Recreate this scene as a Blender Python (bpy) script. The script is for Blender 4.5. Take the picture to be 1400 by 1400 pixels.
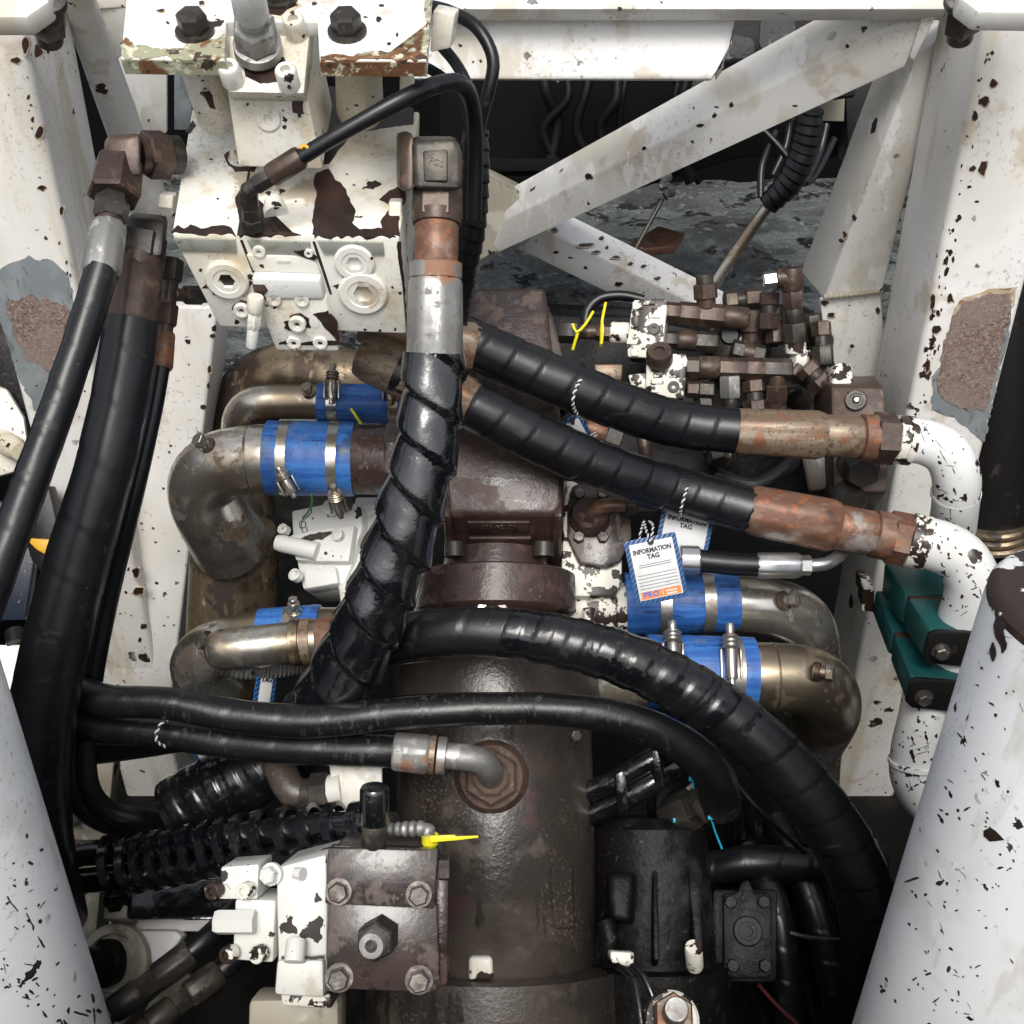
import bpy, bmesh, math, random
from mathutils import Vector, Matrix, noise as mnoise
random.seed(7)
R = math.radians
for o in list(bpy.data.objects): bpy.data.objects.remove(o)
SC = bpy.context.scene
COL = SC.collection

# ---------------------------------------------------------------- camera, sky, sun, exposure
PITCH, FOC = R(34.3), 1500.0            # focal length in photo pixels (photo is 1400 x 1400)
CAMH = 2.60
CAM = Vector((0, 0, CAMH))
FW = Vector((0, math.cos(PITCH), -math.sin(PITCH)))
UP = Vector((0, math.sin(PITCH), math.cos(PITCH)))
RT = Vector((1, 0, 0))
cam = bpy.data.cameras.new("camera"); camo = bpy.data.objects.new("camera", cam); COL.objects.link(camo)
camo.location = CAM; camo.rotation_euler = (math.pi/2 - PITCH, 0, 0)
cam.sensor_width = 36; cam.lens = 36*FOC/1400; cam.clip_start = 0.02; cam.clip_end = 200
SC.camera = camo

SUN_EL, SUN_AZ = 55, 181                # degrees; azimuth measured clockwise from +Y
w = bpy.data.worlds.new("World"); SC.world = w; w.use_nodes = True
nt = w.node_tree; bg = nt.nodes["Background"]
sky = nt.nodes.new("ShaderNodeTexSky"); sky.sky_type = 'NISHITA'; sky.sun_disc = False
sky.sun_elevation = R(SUN_EL); sky.sun_rotation = R(SUN_AZ)
sky.air_density = 1.0; sky.dust_density = 4.0; sky.ozone_density = 1.0
hs = nt.nodes.new("ShaderNodeHueSaturation"); hs.inputs["Saturation"].default_value = 0.35   # overcast white sky
nt.links.new(sky.outputs[0], hs.inputs["Color"]); nt.links.new(hs.outputs[0], bg.inputs[0])
bg.inputs[1].default_value = 0.15
sl = bpy.data.lights.new("sun", 'SUN'); sl.energy = 1.9; sl.angle = R(28); sl.color = (1, .97, .92)
so = bpy.data.objects.new("sun", sl); COL.objects.link(so)
sd = Vector((math.sin(R(SUN_AZ))*math.cos(R(SUN_EL)), math.cos(R(SUN_AZ))*math.cos(R(SUN_EL)), math.sin(R(SUN_EL))))
so.rotation_euler = sd.to_track_quat('Z', 'Y').to_euler(); so.location = (0, -2, 6)
SC.view_settings.view_transform = 'Standard'; SC.view_settings.look = 'None'
SC.view_settings.exposure = 0.28; SC.view_settings.gamma = 1.0
SC.render.engine = 'CYCLES'

# ---------------------------------------------------------------- materials
MATS = {}
def M(name, base, rough=.5, metal=0., layers=(), bump=None, spec=.5, coat=0.):
    m = bpy.data.materials.new(name); m.use_nodes = True; MATS[name] = m
    t = m.node_tree; N = t.nodes; L = t.links; b = N["Principled BSDF"]
    geo = N.new("ShaderNodeNewGeometry")
    def val(v): n = N.new("ShaderNodeValue"); n.outputs[0].default_value = v; return n.outputs[0]
    def rgb(c): n = N.new("ShaderNodeRGB"); n.outputs[0].default_value = (*c, 1); return n.outputs[0]
    def math_(op, a, c):
        n = N.new("ShaderNodeMath"); n.operation = op
        for i, q in enumerate((a, c)):
            if isinstance(q, (int, float)): n.inputs[i].default_value = q
            else: L.new(q, n.inputs[i])
        return n.outputs[0]
    def ramp(x, lo, hi):
        n = N.new("ShaderNodeMapRange"); L.new(x, n.inputs[0])
        n.inputs[1].default_value = lo; n.inputs[2].default_value = hi; n.interpolation_type = 'SMOOTHSTEP'
        return n.outputs[0]
    def pos(s, off, rot=None):
        n = N.new("ShaderNodeMapping"); L.new(geo.outputs["Position"], n.inputs[0])
        if not isinstance(s, (tuple, list)): s = (s, s, s)
        n.inputs["Scale"].default_value = s; n.inputs["Location"].default_value = (off*1.7, off*3.1, off*.9)
        if rot: n.inputs["Rotation"].default_value = rot
        return n.outputs[0]
    def nz(v, det=4., ro=.6, dist=0.):
        n = N.new("ShaderNodeTexNoise"); L.new(v, n.inputs["Vector"]); n.inputs["Scale"].default_value = 1
        n.inputs["Detail"].default_value = det; n.inputs["Roughness"].default_value = ro; n.inputs["Distortion"].default_value = dist
        return n
    col, ro, me, hgt = rgb(base), val(rough), val(metal), val(1.0)
    for i, l in enumerate(layers):
        off = i*3.37 + (sum(map(ord, name)) % 97)*.31
        s = l.get('s', 10)
        if l.get('t', 'n') == 'n':
            f = ramp(nz(pos(s, off, l.get('rot')), l.get('det', 4), l.get('ro', .6), l.get('dist', 0)).outputs[0], l['lo'], l['hi'])
        else:
            pv = pos(s, off, l.get('rot'))
            q = nz(pos([k*2.2 for k in s] if isinstance(s, (tuple, list)) else s*2.2, off+1, l.get('rot')), 3, .6)
            vm = N.new("ShaderNodeVectorMath"); vm.operation = 'MULTIPLY_ADD'
            L.new(q.outputs[1], vm.inputs[0]); vm.inputs[1].default_value = (l.get('wob', .7),)*3; L.new(pv, vm.inputs[2])
            vo = N.new("ShaderNodeTexVoronoi"); L.new(vm.outputs[0], vo.inputs["Vector"]); vo.inputs["Scale"].default_value = 1
            sp = N.new("ShaderNodeSeparateColor"); L.new(vo.outputs["Color"], sp.inputs[0])
            rad = math_('MULTIPLY', sp.outputs[1], l['hi'])
            f = math_('MULTIPLY', math_('LESS_THAN', vo.outputs["Distance"], rad), math_('GREATER_THAN', sp.outputs[0], l.get('p', .5)))
        if 'mask' in l:
            ms, lo, hi = l['mask']
            f = math_('MULTIPLY', f, ramp(nz(pos(ms, off+9), 3).outputs[0], lo, hi))
        if 'z' in l:                                           # only where the surface faces up (settled dirt) or by height
            sz = N.new("ShaderNodeSeparateXYZ"); L.new(geo.outputs["Position"], sz.inputs[0])
            f = math_('MULTIPLY', f, ramp(sz.outputs[2], l['z'][0], l['z'][1]))
        if 'a' in l: f = math_('MULTIPLY', f, l['a'])
        mx = N.new("ShaderNodeMix"); mx.data_type = 'RGBA'; L.new(f, mx.inputs[0]); L.new(col, mx.inputs[6]); L.new(rgb(l['c']), mx.inputs[7]); col = mx.outputs[2]
        for key, cur in (('r', 'ro'), ('m', 'me'), ('h', 'hgt')):
            if key in l:
                n = N.new("ShaderNodeMix"); n.data_type = 'FLOAT'; L.new(f, n.inputs[0])
                L.new({'ro': ro, 'me': me, 'hgt': hgt}[cur], n.inputs[2]); n.inputs[3].default_value = l[key]
                if cur == 'ro': ro = n.outputs[0]
                elif cur == 'me': me = n.outputs[0]
                else: hgt = n.outputs[0]
    L.new(col, b.inputs["Base Color"]); L.new(ro, b.inputs["Roughness"]); L.new(me, b.inputs["Metallic"])
    b.inputs["Specular IOR Level"].default_value = spec; b.inputs["Coat Weight"].default_value = coat; b.inputs["Coat Roughness"].default_value = .08
    nor = None
    if any('h' in l for l in layers):
        n = N.new("ShaderNodeBump"); n.inputs["Strength"].default_value = .6; n.inputs["Distance"].default_value = .0012
        L.new(hgt, n.inputs["Height"]); nor = n.outputs[0]
    for (s, stn, dis) in ([bump] if isinstance(bump, tuple) else (bump or [])):
        n = N.new("ShaderNodeBump"); n.inputs["Strength"].default_value = stn; n.inputs["Distance"].default_value = dis
        L.new(nz(pos(s, 5.5), 5, .6).outputs[0], n.inputs["Height"])
        if nor: L.new(nor, n.inputs["Normal"])
        nor = n.outputs[0]
    if nor: L.new(nor, b.inputs["Normal"])
    return m

CHIP = (.022, .014, .012)
def chips(s, hi, p, **k): return dict(t='v', s=s, lo=0, hi=hi, p=p, c=CHIP, r=.6, h=0., **k)
GR = (.42, .38, .29)
M('white', (.77, .765, .745), .42, layers=[dict(s=3, lo=.45, hi=.66, c=(.66, .64, .59)), dict(s=(13, 13, 2.0), lo=.52, hi=.63, c=(.52, .455, .34), a=.65), dict(s=8, lo=.59, hi=.66, c=(.43, .34, .22), a=.55), chips(16, .24, .74), chips(42, .32, .74, mask=(5, .45, .58)), chips(110, .34, .86, mask=(6, .48, .58)), dict(s=150, lo=.58, hi=.63, c=(.32, .28, .23), a=.55, mask=(6, .45, .58))], bump=[(25, .18, .003), (160, .1, .0006)])
M('frame', (.73, .72, .69), .45, layers=[dict(s=2.6, lo=.44, hi=.64, c=(.62, .595, .535)), dict(s=(8, 3, 5), lo=.53, hi=.65, c=(.48, .42, .31), a=.6), dict(s=10, lo=.59, hi=.66, c=(.36, .28, .18), a=.45), dict(s=(24, 10, 10), lo=.57, hi=.62, c=(.77, .76, .73), a=.9), dict(s=170, lo=.58, hi=.64, c=(.25, .21, .16), a=.5, mask=(5, .46, .58)), chips(22, .24, .80), chips(50, .32, .78, mask=(5, .48, .58))], bump=[(25, .2, .003), (160, .12, .0006)])
M('tanpaint', (.36, .33, .26), .5, layers=[dict(s=6, lo=.4, hi=.65, c=(.24, .21, .15)), dict(s=14, lo=.55, hi=.62, c=(.5, .47, .39)), chips(24, .25, .7), dict(s=(30, 30, 5), lo=.6, hi=.7, c=(.15, .11, .08), a=.7)], bump=(30, .2, .003))
M('bigwhite', (.86, .875, .88), .33, layers=[dict(s=2.5, lo=.45, hi=.8, c=(.79, .81, .82)), dict(s=7, lo=.54, hi=.64, c=(.66, .655, .62), a=.6), dict(s=(22, 22, 4), lo=.56, hi=.63, c=(.60, .57, .50), a=.5), dict(s=150, lo=.6, hi=.65, c=(.4, .38, .35), a=.5, mask=(5, .45, .58)), chips(17, .20, .78, wob=1.0), chips((45, 60, 60), .30, .62, mask=(6, .47, .58), wob=.9),
    dict(s=(70, 26, 16), rot=(.3, .5, .2), lo=.735, hi=.745, c=(.05, .05, .05), det=2, h=0.), dict(s=(26, 60, 14), rot=(.1, -.5, .9), lo=.745, hi=.752, c=(.04, .04, .04), det=2, h=0.)], bump=(14, .08, .003))
M('pipewhite', (.70, .71, .70), .38, layers=[chips(34, .34, .42, wob=.9), chips(75, .34, .5, mask=(9, .42, .58), wob=.9), dict(s=8, lo=.55, hi=.75, c=(.6, .56, .48), a=.6)], bump=(30, .15, .002))
M('flaking', (.70, .68, .60), .45, layers=[dict(s=42, lo=.52, hi=.535, c=(.028, .017, .013), r=.4, h=0.), dict(s=16, lo=.58, hi=.60, c=(.03, .018, .014), r=.4, h=0.)], bump=(40, .2, .002))
M('cream', (.76, .745, .68), .40, layers=[dict(s=6, lo=.44, hi=.66, c=(.62, .555, .41), a=.9), dict(s=20, lo=.52, hi=.70, c=(.50, .41, .25), a=.6), dict(s=210, lo=.54, hi=.61, c=(.36, .30, .21), a=.45, mask=(8, .42, .58)), dict(s=12, lo=.62, hi=.67, c=(.30, .20, .10), a=.6), chips(26, .24, .80), chips(60, .30, .80), chips(120, .3, .85)], bump=[(60, .2, .0015), (240, .15, .0006)])
M('cleanwhite', (.66, .665, .635), .4, layers=[dict(s=9, lo=.5, hi=.75, c=(.6, .58, .5), a=.6), dict(s=16, lo=.58, hi=.66, c=(.42, .36, .26), a=.55), chips(30, .34, .66, wob=.9), chips(80, .32, .76, mask=(9, .45, .58)), dict(s=190, lo=.6, hi=.65, c=(.2, .17, .13), a=.6, mask=(9, .46, .6))], bump=(40, .15, .002))
M('chip', CHIP, .38, layers=[dict(s=14, lo=.42, hi=.65, c=(.055, .026, .020)), dict(s=50, lo=.5, hi=.7, c=(.035, .025, .02))], bump=(70, .3, .002))
M('edge_rust', (.30, .30, .20), .7, layers=[dict(s=18, lo=.47, hi=.53, c=(.16, .075, .03)), dict(s=90, lo=.55, hi=.62, c=(.55, .52, .40)), dict(s=50, lo=.57, hi=.63, c=(.05, .03, .02))], bump=(90, .5, .003))
M('primer', (.20, .225, .235), .6, layers=[dict(s=20, lo=.45, hi=.65, c=(.27, .29, .30)), dict(s=(60, 60, 20), lo=.55, hi=.65, c=(.14, .15, .155)), chips(120, .25, .8)], bump=(90, .2, .002))
M('sanded', (.20, .135, .115), .8, layers=[dict(s=160, lo=.45, hi=.6, c=(.30, .24, .21)), dict(s=330, lo=.5, hi=.62, c=(.10, .055, .045)), dict(s=12, lo=.45, hi=.6, c=(.25, .20, .175), a=.6)], bump=(260, .5, .002))
M('brown', (.046, .027, .022), .34, layers=[dict(s=7, lo=.42, hi=.58, c=(.026, .018, .016), r=.22), dict(s=30, lo=.53, hi=.62, c=(.070, .042, .032), r=.55), dict(s=(12, 50, 12), lo=.60, hi=.66, c=(.028, .019, .016), r=.2), dict(s=180, lo=.60, hi=.66, c=(.17, .13, .11), a=.7, mask=(10, .5, .6))], bump=[(60, .35, .003), (300, .25, .001)])
M('casting', (.058, .047, .039), .36, layers=[dict(s=5, lo=.42, hi=.60, c=(.034, .028, .024), r=.24), dict(s=13, lo=.54, hi=.66, c=(.090, .074, .058), r=.6, a=.7), dict(s=260, lo=.55, hi=.64, c=(.17, .14, .105), r=.7, a=.6, mask=(7, .48, .62)), dict(s=9, lo=.60, hi=.66, c=(.066, .036, .035), r=.2, a=.7), dict(s=(26, 5, 5), lo=.60, hi=.67, c=(.020, .018, .016), r=.15, a=.8)], bump=[(170, .28, .002), (20, .22, .005)])
M('darkcast', (.0050, .0047, .0046), .46, layers=[dict(s=10, lo=.5, hi=.7, c=(.035, .032, .034), r=.5), dict(s=90, lo=.62, hi=.7, c=(.08, .075, .07), a=.5)], bump=[(110, .45, .003), (14, .3, .006)], spec=.18)  # cast metal darkened in its colour to stand for shaded corners
M('platebrown', (.055, .036, .031), .26, layers=[dict(s=9, lo=.44, hi=.52, c=(.042, .037, .034), r=.16, dist=1.2), dict(s=22, lo=.53, hi=.60, c=(.095, .072, .058), r=.55, a=.8), dict(s=70, lo=.57, hi=.63, c=(.022, .016, .014), r=.3, a=.8), dict(s=220, lo=.58, hi=.64, c=(.16, .125, .10), r=.7, a=.6, mask=(12, .45, .6)), dict(s=(90, 12, 12), lo=.64, hi=.68, c=(.14, .11, .095), a=.6)], bump=[(40, .12, .002), (260, .18, .0008)])
M('fitbrown', (.075, .050, .038), .42, metal=.35, layers=[dict(s=22, lo=.45, hi=.62, c=(.05, .033, .027)), dict(s=70, lo=.55, hi=.66, c=(.13, .085, .06)), dict(s=10, lo=.6, hi=.7, c=(.11, .095, .06))], bump=(120, .3, .0015))
M('fitdark', (.035, .031, .027), .42, metal=.3, layers=[dict(s=30, lo=.5, hi=.65, c=(.07, .06, .045)), dict(s=90, lo=.6, hi=.68, c=(.12, .10, .08), a=.7)], bump=(120, .3, .0015))
M('rust', (.145, .070, .045), .46, metal=.25, layers=[dict(s=(30, 60, 60), lo=.45, hi=.62, c=(.20, .125, .085)), dict(s=60, lo=.56, hi=.62, c=(.26, .10, .045)), dict(s=24, lo=.58, hi=.68, c=(.09, .045, .032)), dict(s=14, lo=.62, hi=.72, c=(.30, .27, .25))], bump=(140, .35, .0015))
M('rusttan', (.175, .120, .078), .42, metal=.35, layers=[dict(s=(9, 70, 70), lo=.45, hi=.58, c=(.25, .20, .145)), dict(s=150, lo=.56, hi=.62, c=(.09, .055, .036), a=.8), dict(s=40, lo=.55, hi=.64, c=(.22, .10, .055)), dict(s=18, lo=.6, hi=.7, c=(.13, .075, .05))], bump=(140, .3, .0015))
M('zinc', (.33, .325, .31), .45, metal=.7, layers=[dict(s=12, lo=.42, hi=.60, c=(.25, .25, .24), r=.58), dict(s=(60, 60, 9), lo=.53, hi=.60, c=(.46, .45, .43)), dict(s=90, lo=.57, hi=.63, c=(.16, .15, .14), r=.7, m=.3, a=.8, mask=(10, .42, .56)), dict(s=11, lo=.58, hi=.63, c=(.26, .135, .08), r=.7, m=.1)], bump=[(80, .25, .0015), (240, .2, .0008)])
M('newzinc', (.62, .63, .64), .28, metal=.9, layers=[dict(s=60, lo=.5, hi=.7, c=(.5, .51, .52))], bump=(90, .08, .001))
M('steel', (.45, .43, .40), .32, metal=.85, layers=[dict(s=40, lo=.5, hi=.65, c=(.25, .22, .19), r=.5)], bump=(70, .15, .001))
M('boltdark', (.10, .09, .082), .38, metal=.55, layers=[dict(s=60, lo=.5, hi=.65, c=(.20, .18, .16)), dict(s=30, lo=.55, hi=.7, c=(.05, .035, .03))], bump=(120, .3, .0015))
M('brass', (.50, .46, .395), .26, metal=.88, layers=[dict(s=6, lo=.44, hi=.58, c=(.31, .25, .175), r=.38), dict(s=17, lo=.52, hi=.58, c=(.60, .58, .54), r=.2, a=.8), dict(s=15, lo=.57, hi=.62, c=(.16, .115, .075), r=.6, m=.4, mask=(5, .46, .58)), dict(s=110, lo=.58, hi=.64, c=(.12, .09, .065), r=.7, m=.3, a=.8, mask=(9, .48, .6)), dict(s=(8, 8, 90), lo=.62, hi=.66, c=(.68, .65, .6), a=.5)], bump=[(12, .10, .004), (160, .12, .0008)])
M('brasspol', (.78, .765, .73), .25, metal=.9, layers=[dict(s=6, lo=.44, hi=.58, c=(.31, .26, .185), r=.32), dict(s=24, lo=.55, hi=.61, c=(.17, .125, .085), r=.55, m=.5, mask=(6, .44, .56)), dict(s=120, lo=.58, hi=.64, c=(.13, .10, .08), r=.6, m=.4, a=.7, mask=(9, .46, .58)), dict(s=(70, 8, 8), lo=.62, hi=.67, c=(.68, .65, .6), a=.5)], bump=[(12, .08, .004), (160, .1, .0008)])
M('brassdark', (.29, .225, .150), .36, metal=.7, layers=[dict(s=9, lo=.45, hi=.56, c=(.10, .072, .05)), dict(s=16, lo=.55, hi=.59, c=(.055, .042, .034), m=.15, r=.6), dict(s=(40, 40, 6), lo=.58, hi=.66, c=(.38, .29, .18), r=.25), dict(s=130, lo=.57, hi=.63, c=(.05, .04, .033), m=.1, a=.8, mask=(9, .42, .56))], bump=[(14, .12, .004), (150, .2, .001)])
M('rubber', (.0046, .0050, .0062), .34, layers=[dict(s=7, lo=.45, hi=.66, c=(.008, .0085, .010), r=.36), dict(s=60, lo=.58, hi=.66, c=(.030, .029, .028), r=.6, a=.35, mask=(6, .48, .62)), dict(s=(20, 120, 60), lo=.63, hi=.68, c=(.030, .029, .028), r=.55, a=.5), dict(s=300, lo=.68, hi=.72, c=(.13, .125, .12), a=.7, mask=(8, .46, .6))], bump=[(30, .14, .002), (240, .12, .0006)], spec=.5)
M('rubberdusty', (.006, .0064, .0072), .32, layers=[dict(s=11, lo=.52, hi=.68, c=(.026, .025, .024), r=.5, a=.5), dict(s=(240, 90, 90), lo=.56, hi=.64, c=(.07, .066, .063), r=.7, a=.40, mask=(9, .45, .6))], bump=[(40, .12, .002), (280, .3, .0008)])
M('oilrubber', (.0045, .005, .0065), .12, layers=[dict(s=16, lo=.46, hi=.56, c=(.007, .0075, .0085), r=.24), dict(s=75, lo=.60, hi=.65, c=(.016, .0155, .015), r=.4)], bump=[(24, .30, .006), (70, .28, .002), (190, .2, .0008)], spec=.9, coat=.6)
M('rubberwet', (.0045, .005, .0062), .16, layers=[dict(s=20, lo=.46, hi=.58, c=(.007, .0075, .009), r=.30), dict(s=90, lo=.60, hi=.66, c=(.022, .021, .020), r=.5, a=.6)], bump=[(30, .22, .003), (120, .2, .001)], spec=.6)
M('blue', (.022, .100, .36), .46, layers=[dict(s=(6, 80, 80), lo=.44, hi=.58, c=(.040, .165, .47)), dict(s=8, lo=.50, hi=.66, c=(.012, .052, .18), a=.8), dict(s=(9, 130, 130), lo=.59, hi=.64, c=(.010, .045, .16), a=.85), dict(s=30, lo=.56, hi=.64, c=(.14, .18, .24), r=.75, a=.65, mask=(7, .45, .6)), dict(s=14, lo=.62, hi=.67, c=(.03, .035, .045), r=.35, a=.7), dict(s=200, lo=.62, hi=.67, c=(.03, .03, .03), a=.8)], bump=[((6, 150, 150), .4, .001), (30, .35, .0025)])
M('bluecut', (.05, .16, .55), .5)
M('green', (.005, .066, .064), .42, layers=[dict(s=9, lo=.45, hi=.65, c=(.004, .048, .052)), dict(s=30, lo=.62, hi=.72, c=(.05, .13, .12), a=.6), dict(s=14, lo=.64, hi=.7, c=(.06, .035, .03), a=.6)], bump=(40, .15, .002))
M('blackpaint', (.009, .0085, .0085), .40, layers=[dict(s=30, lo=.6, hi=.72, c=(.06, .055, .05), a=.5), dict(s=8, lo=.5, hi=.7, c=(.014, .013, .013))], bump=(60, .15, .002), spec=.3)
M('navypaint', (.012, .018, .035), .38, layers=[chips(30, .3, .6, wob=1), dict(s=60, lo=.64, hi=.67, c=(.35, .33, .30))], bump=(50, .2, .002))
M('void', (.003, .003, .0035), .8, spec=.1)  # near-black fill: shade of the opening put into the colour
M('deck', (.006, .0058, .0055), .6, layers=[dict(s=6, lo=.5, hi=.7, c=(.022, .019, .016), r=.6)], bump=(30, .4, .006), spec=.15)  # the enclosed bay's shade goes into this near-black base colour
M('mud', (.075, .083, .082), .75, layers=[dict(s=1.6, lo=.44, hi=.56, c=(.040, .044, .045)), dict(s=4, lo=.48, hi=.60, c=(.100, .114, .112)), dict(s=8, lo=.56, hi=.61, c=(.018, .018, .018), r=.35), dict(s=24, lo=.60, hi=.66, c=(.17, .175, .172), a=.8), dict(s=3, lo=.66, hi=.70, c=(.08, .04, .03), a=.7), dict(s=90, lo=.6, hi=.66, c=(.03, .03, .03))], bump=[(4, .8, .10), (22, .5, .02), (90, .5, .008)])
M('plainwhite', (.62, .62, .58), .42, layers=[dict(s=6, lo=.45, hi=.7, c=(.56, .52, .43), a=.8), dict(s=30, lo=.6, hi=.68, c=(.3, .25, .18), a=.5), chips(40, .2, .9)], bump=(40, .15, .002))
M('halo', (.46, .36, .24), .6, layers=[dict(s=40, lo=.45, hi=.6, c=(.58, .52, .42)), dict(s=90, lo=.55, hi=.62, c=(.28, .17, .09))])
M('yellow', (.80, .72, .02), .4, layers=[dict(s=60, lo=.55, hi=.7, c=(.55, .47, .03))])
M('amber', (.62, .33, .01), .45)
M('cyan', (.02, .34, .52), .35)
M('orange', (.80, .20, .03), .5)
M('tagblue', (.015, .13, .42), .4)
M('tagwhite', (.62, .63, .63), .45, layers=[dict(s=30, lo=.5, hi=.7, c=(.52, .52, .50), a=.6), dict(s=90, lo=.64, hi=.7, c=(.35, .33, .30), a=.5)])
M('browncap', (.030, .018, .015), .5, layers=[dict(s=22, lo=.53, hi=.545, c=(.70, .71, .70), h=2.), dict(s=60, lo=.55, hi=.65, c=(.06, .03, .022), a=.6)])
M('deepcable', (.004, .004, .004), .5, spec=.15)
M('dullbrown', (.085, .055, .040), .62, layers=[dict(s=30, lo=.5, hi=.62, c=(.05, .034, .026)), dict(s=120, lo=.58, hi=.64, c=(.16, .12, .09), a=.7)], bump=(120, .3, .0012), spec=.2)
M('ink', (.02, .022, .03), .6)
M('paleink', (.16, .16, .18), .6)
M('cordwhite', (.62, .60, .58), .8)
M('cordblack', (.03, .03, .03), .8)
M('darkgreenhose', (.003, .009, .009), .4, spec=.3)
M('wiregreen', (.02, .18, .05), .5)
M('red', (.07, .012, .012), .6)
M('strip', (.42, .43, .38), .35, metal=.4, layers=[dict(s=30, lo=.5, hi=.65, c=(.30, .30, .22)), dict(s=60, lo=.64, hi=.7, c=(.05, .04, .03))])

# ---------------------------------------------------------------- geometry helpers
def P(x, y, d): return CAM + (FW + RT*((x-700)/FOC) - UP*((y-700)/FOC))*d     # photo pixel + distance -> world point
def S(d): return d/FOC                                                       # metres per photo pixel at distance d
def D(x, y, z): return RT*x - UP*y + FW*z                                     # image right, image down, into the scene
def hp(x, y, h):                                                             # pixel on the level plane h below the camera
    v = (y-700)/FOC; d = h/(math.sin(PITCH) + math.cos(PITCH)*v); return P(x, y, d)
def dep(y, h): return h/(math.sin(PITCH) + math.cos(PITCH)*(y-700)/FOC)
class Plane:
    def __init__(s, a, b, c):
        s.o, s.n = a, (b-a).cross(c-a).normalized()
        if s.n.dot(CAM-a) < 0: s.n = -s.n
        s.u = (RT - s.n*RT.dot(s.n)).normalized(); s.v = s.n.cross(s.u)      # v points up in the picture
        if s.v.dot(UP) < 0: s.v = -s.v
    def at(s, x, y, lift=0.):
        r = FW + RT*((x-700)/FOC) - UP*((y-700)/FOC)
        return CAM + r*((s.o-CAM).dot(s.n)/r.dot(s.n)) + s.n*lift
    def off(s, k): return Plane.make(s.o + s.n*k, s.n)
    @staticmethod
    def make(o, n):
        n = n.normalized(); a = n.orthogonal(); return Plane(o, o+a, o+n.cross(a))
def plane(a, b, c): return Plane(P(*a), P(*b), P(*c))
def facing(x, y, d, tx=0., ty=0.):                                           # plane through a pixel, facing the camera, tipped by tx (about x), ty (about up)
    n = -FW; n = Matrix.Rotation(ty, 3, UP) @ (Matrix.Rotation(tx, 3, RT) @ n); return Plane.make(P(x, y, d), n)
ORG = {}; FIRST = {}
def W(o): return ORG.get(o.name, Vector((0, 0, 0)))
def setp(o, label=None, cat=None, group=None, kind=None):
    if label: o['label'] = label
    if cat: o['category'] = cat
    if group: o['group'] = group
    if kind: o['kind'] = kind
    return o
def thing(name, label, cat, at, group=None):
    o = bpy.data.objects.new(name, None); COL.objects.link(o); o.empty_display_size = .03
    o.location = at if isinstance(at, Vector) else P(*at); ORG[o.name] = Vector(o.location)
    return setp(o, label, cat, group)
def link_bm(name, bm, mat, parent=None, smooth=35, bevel=0., seg=2, label=None):
    bm.normal_update()
    if bevel:
        ed = [e for e in bm.edges if len(e.link_faces) == 2 and e.calc_face_angle(0) > R(25)]
        bmesh.ops.bevel(bm, geom=ed, offset=bevel, segments=seg, affect='EDGES', clamp_overlap=True, profile=.5)
    bmesh.ops.recalc_face_normals(bm, faces=bm.faces[:])
    c = Vector((0, 0, 0))
    for v in bm.verts: c += v.co
    c /= max(1, len(bm.verts))
    for v in bm.verts: v.co -= c
    me = bpy.data.meshes.new(name); bm.to_mesh(me); bm.free()
    me.polygons.foreach_set('use_smooth', [True]*len(me.polygons)); me.set_sharp_from_angle(angle=R(smooth))
    me.materials.append(MATS[mat] if isinstance(mat, str) else mat)
    o = bpy.data.objects.new(name, me); COL.objects.link(o); ORG[o.name] = c
    if parent is not None: FIRST.setdefault(parent.name, o)
    if parent is not None: o.parent = parent; o.location = c - W(parent)
    else: o.location = c
    if label: o['label'] = label
    return o
def hexa(name, a, b, mat, parent=None, bevel=.003, label=None, seg=2):         # solid between two n-gons of (x,y,d) or Vectors
    bm = bmesh.new(); v = lambda q: bm.verts.new(q if isinstance(q, Vector) else P(*q))
    A, B = [v(q) for q in a], [v(q) for q in b]; n = len(A)
    bm.faces.new(A); bm.faces.new(B[::-1])
    for i in range(n): bm.faces.new((A[i], B[i], B[(i+1) % n], A[(i+1) % n]))
    return link_bm(name, bm, mat, parent, 35, bevel, seg, label)
def slab(name, pts, thick, mat, parent=None, pl=None, bevel=.0015, lift=0., dirv=None, label=None, seg=2):
    """outline in pixels on a plane (or with its own distances), extruded thick metres away from the camera"""
    if pl: A = [pl.at(x, y, lift) for x, y in pts]; n = pl.n
    else:
        A = [P(*q) for q in pts]; n = (A[1]-A[0]).cross(A[2]-A[0]).normalized()
        if n.dot(CAM-A[0]) < 0: n = -n
        A = [a + n*lift for a in A]
    dv = (dirv if dirv is not None else -n)*thick
    return hexa(name, A, [a+dv for a in A], mat, parent, bevel, label, seg)
from mathutils.bvhtree import BVHTree
class Surf:
    """surface of a built part: pixel -> point on it"""
    def __init__(s, o):
        c = ORG[o.name]; s.t = BVHTree.FromPolygons([v.co + c for v in o.data.vertices], [tuple(p.vertices) for p in o.data.polygons]); s.n = -FW
    def at(s, x, y, lift=0.):
        r = (FW + RT*((x-700)/FOC) - UP*((y-700)/FOC)).normalized(); h = s.t.ray_cast(CAM, r)
        if h[0] is None: return None
        n = h[1] if h[1].dot(r) < 0 else -h[1]
        return h[0] + n*lift
def host(p):
    """marks on a surface belong to the first part of their thing"""
    return FIRST.get(p.name, p) if p is not None and p.type == 'EMPTY' else p
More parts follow.
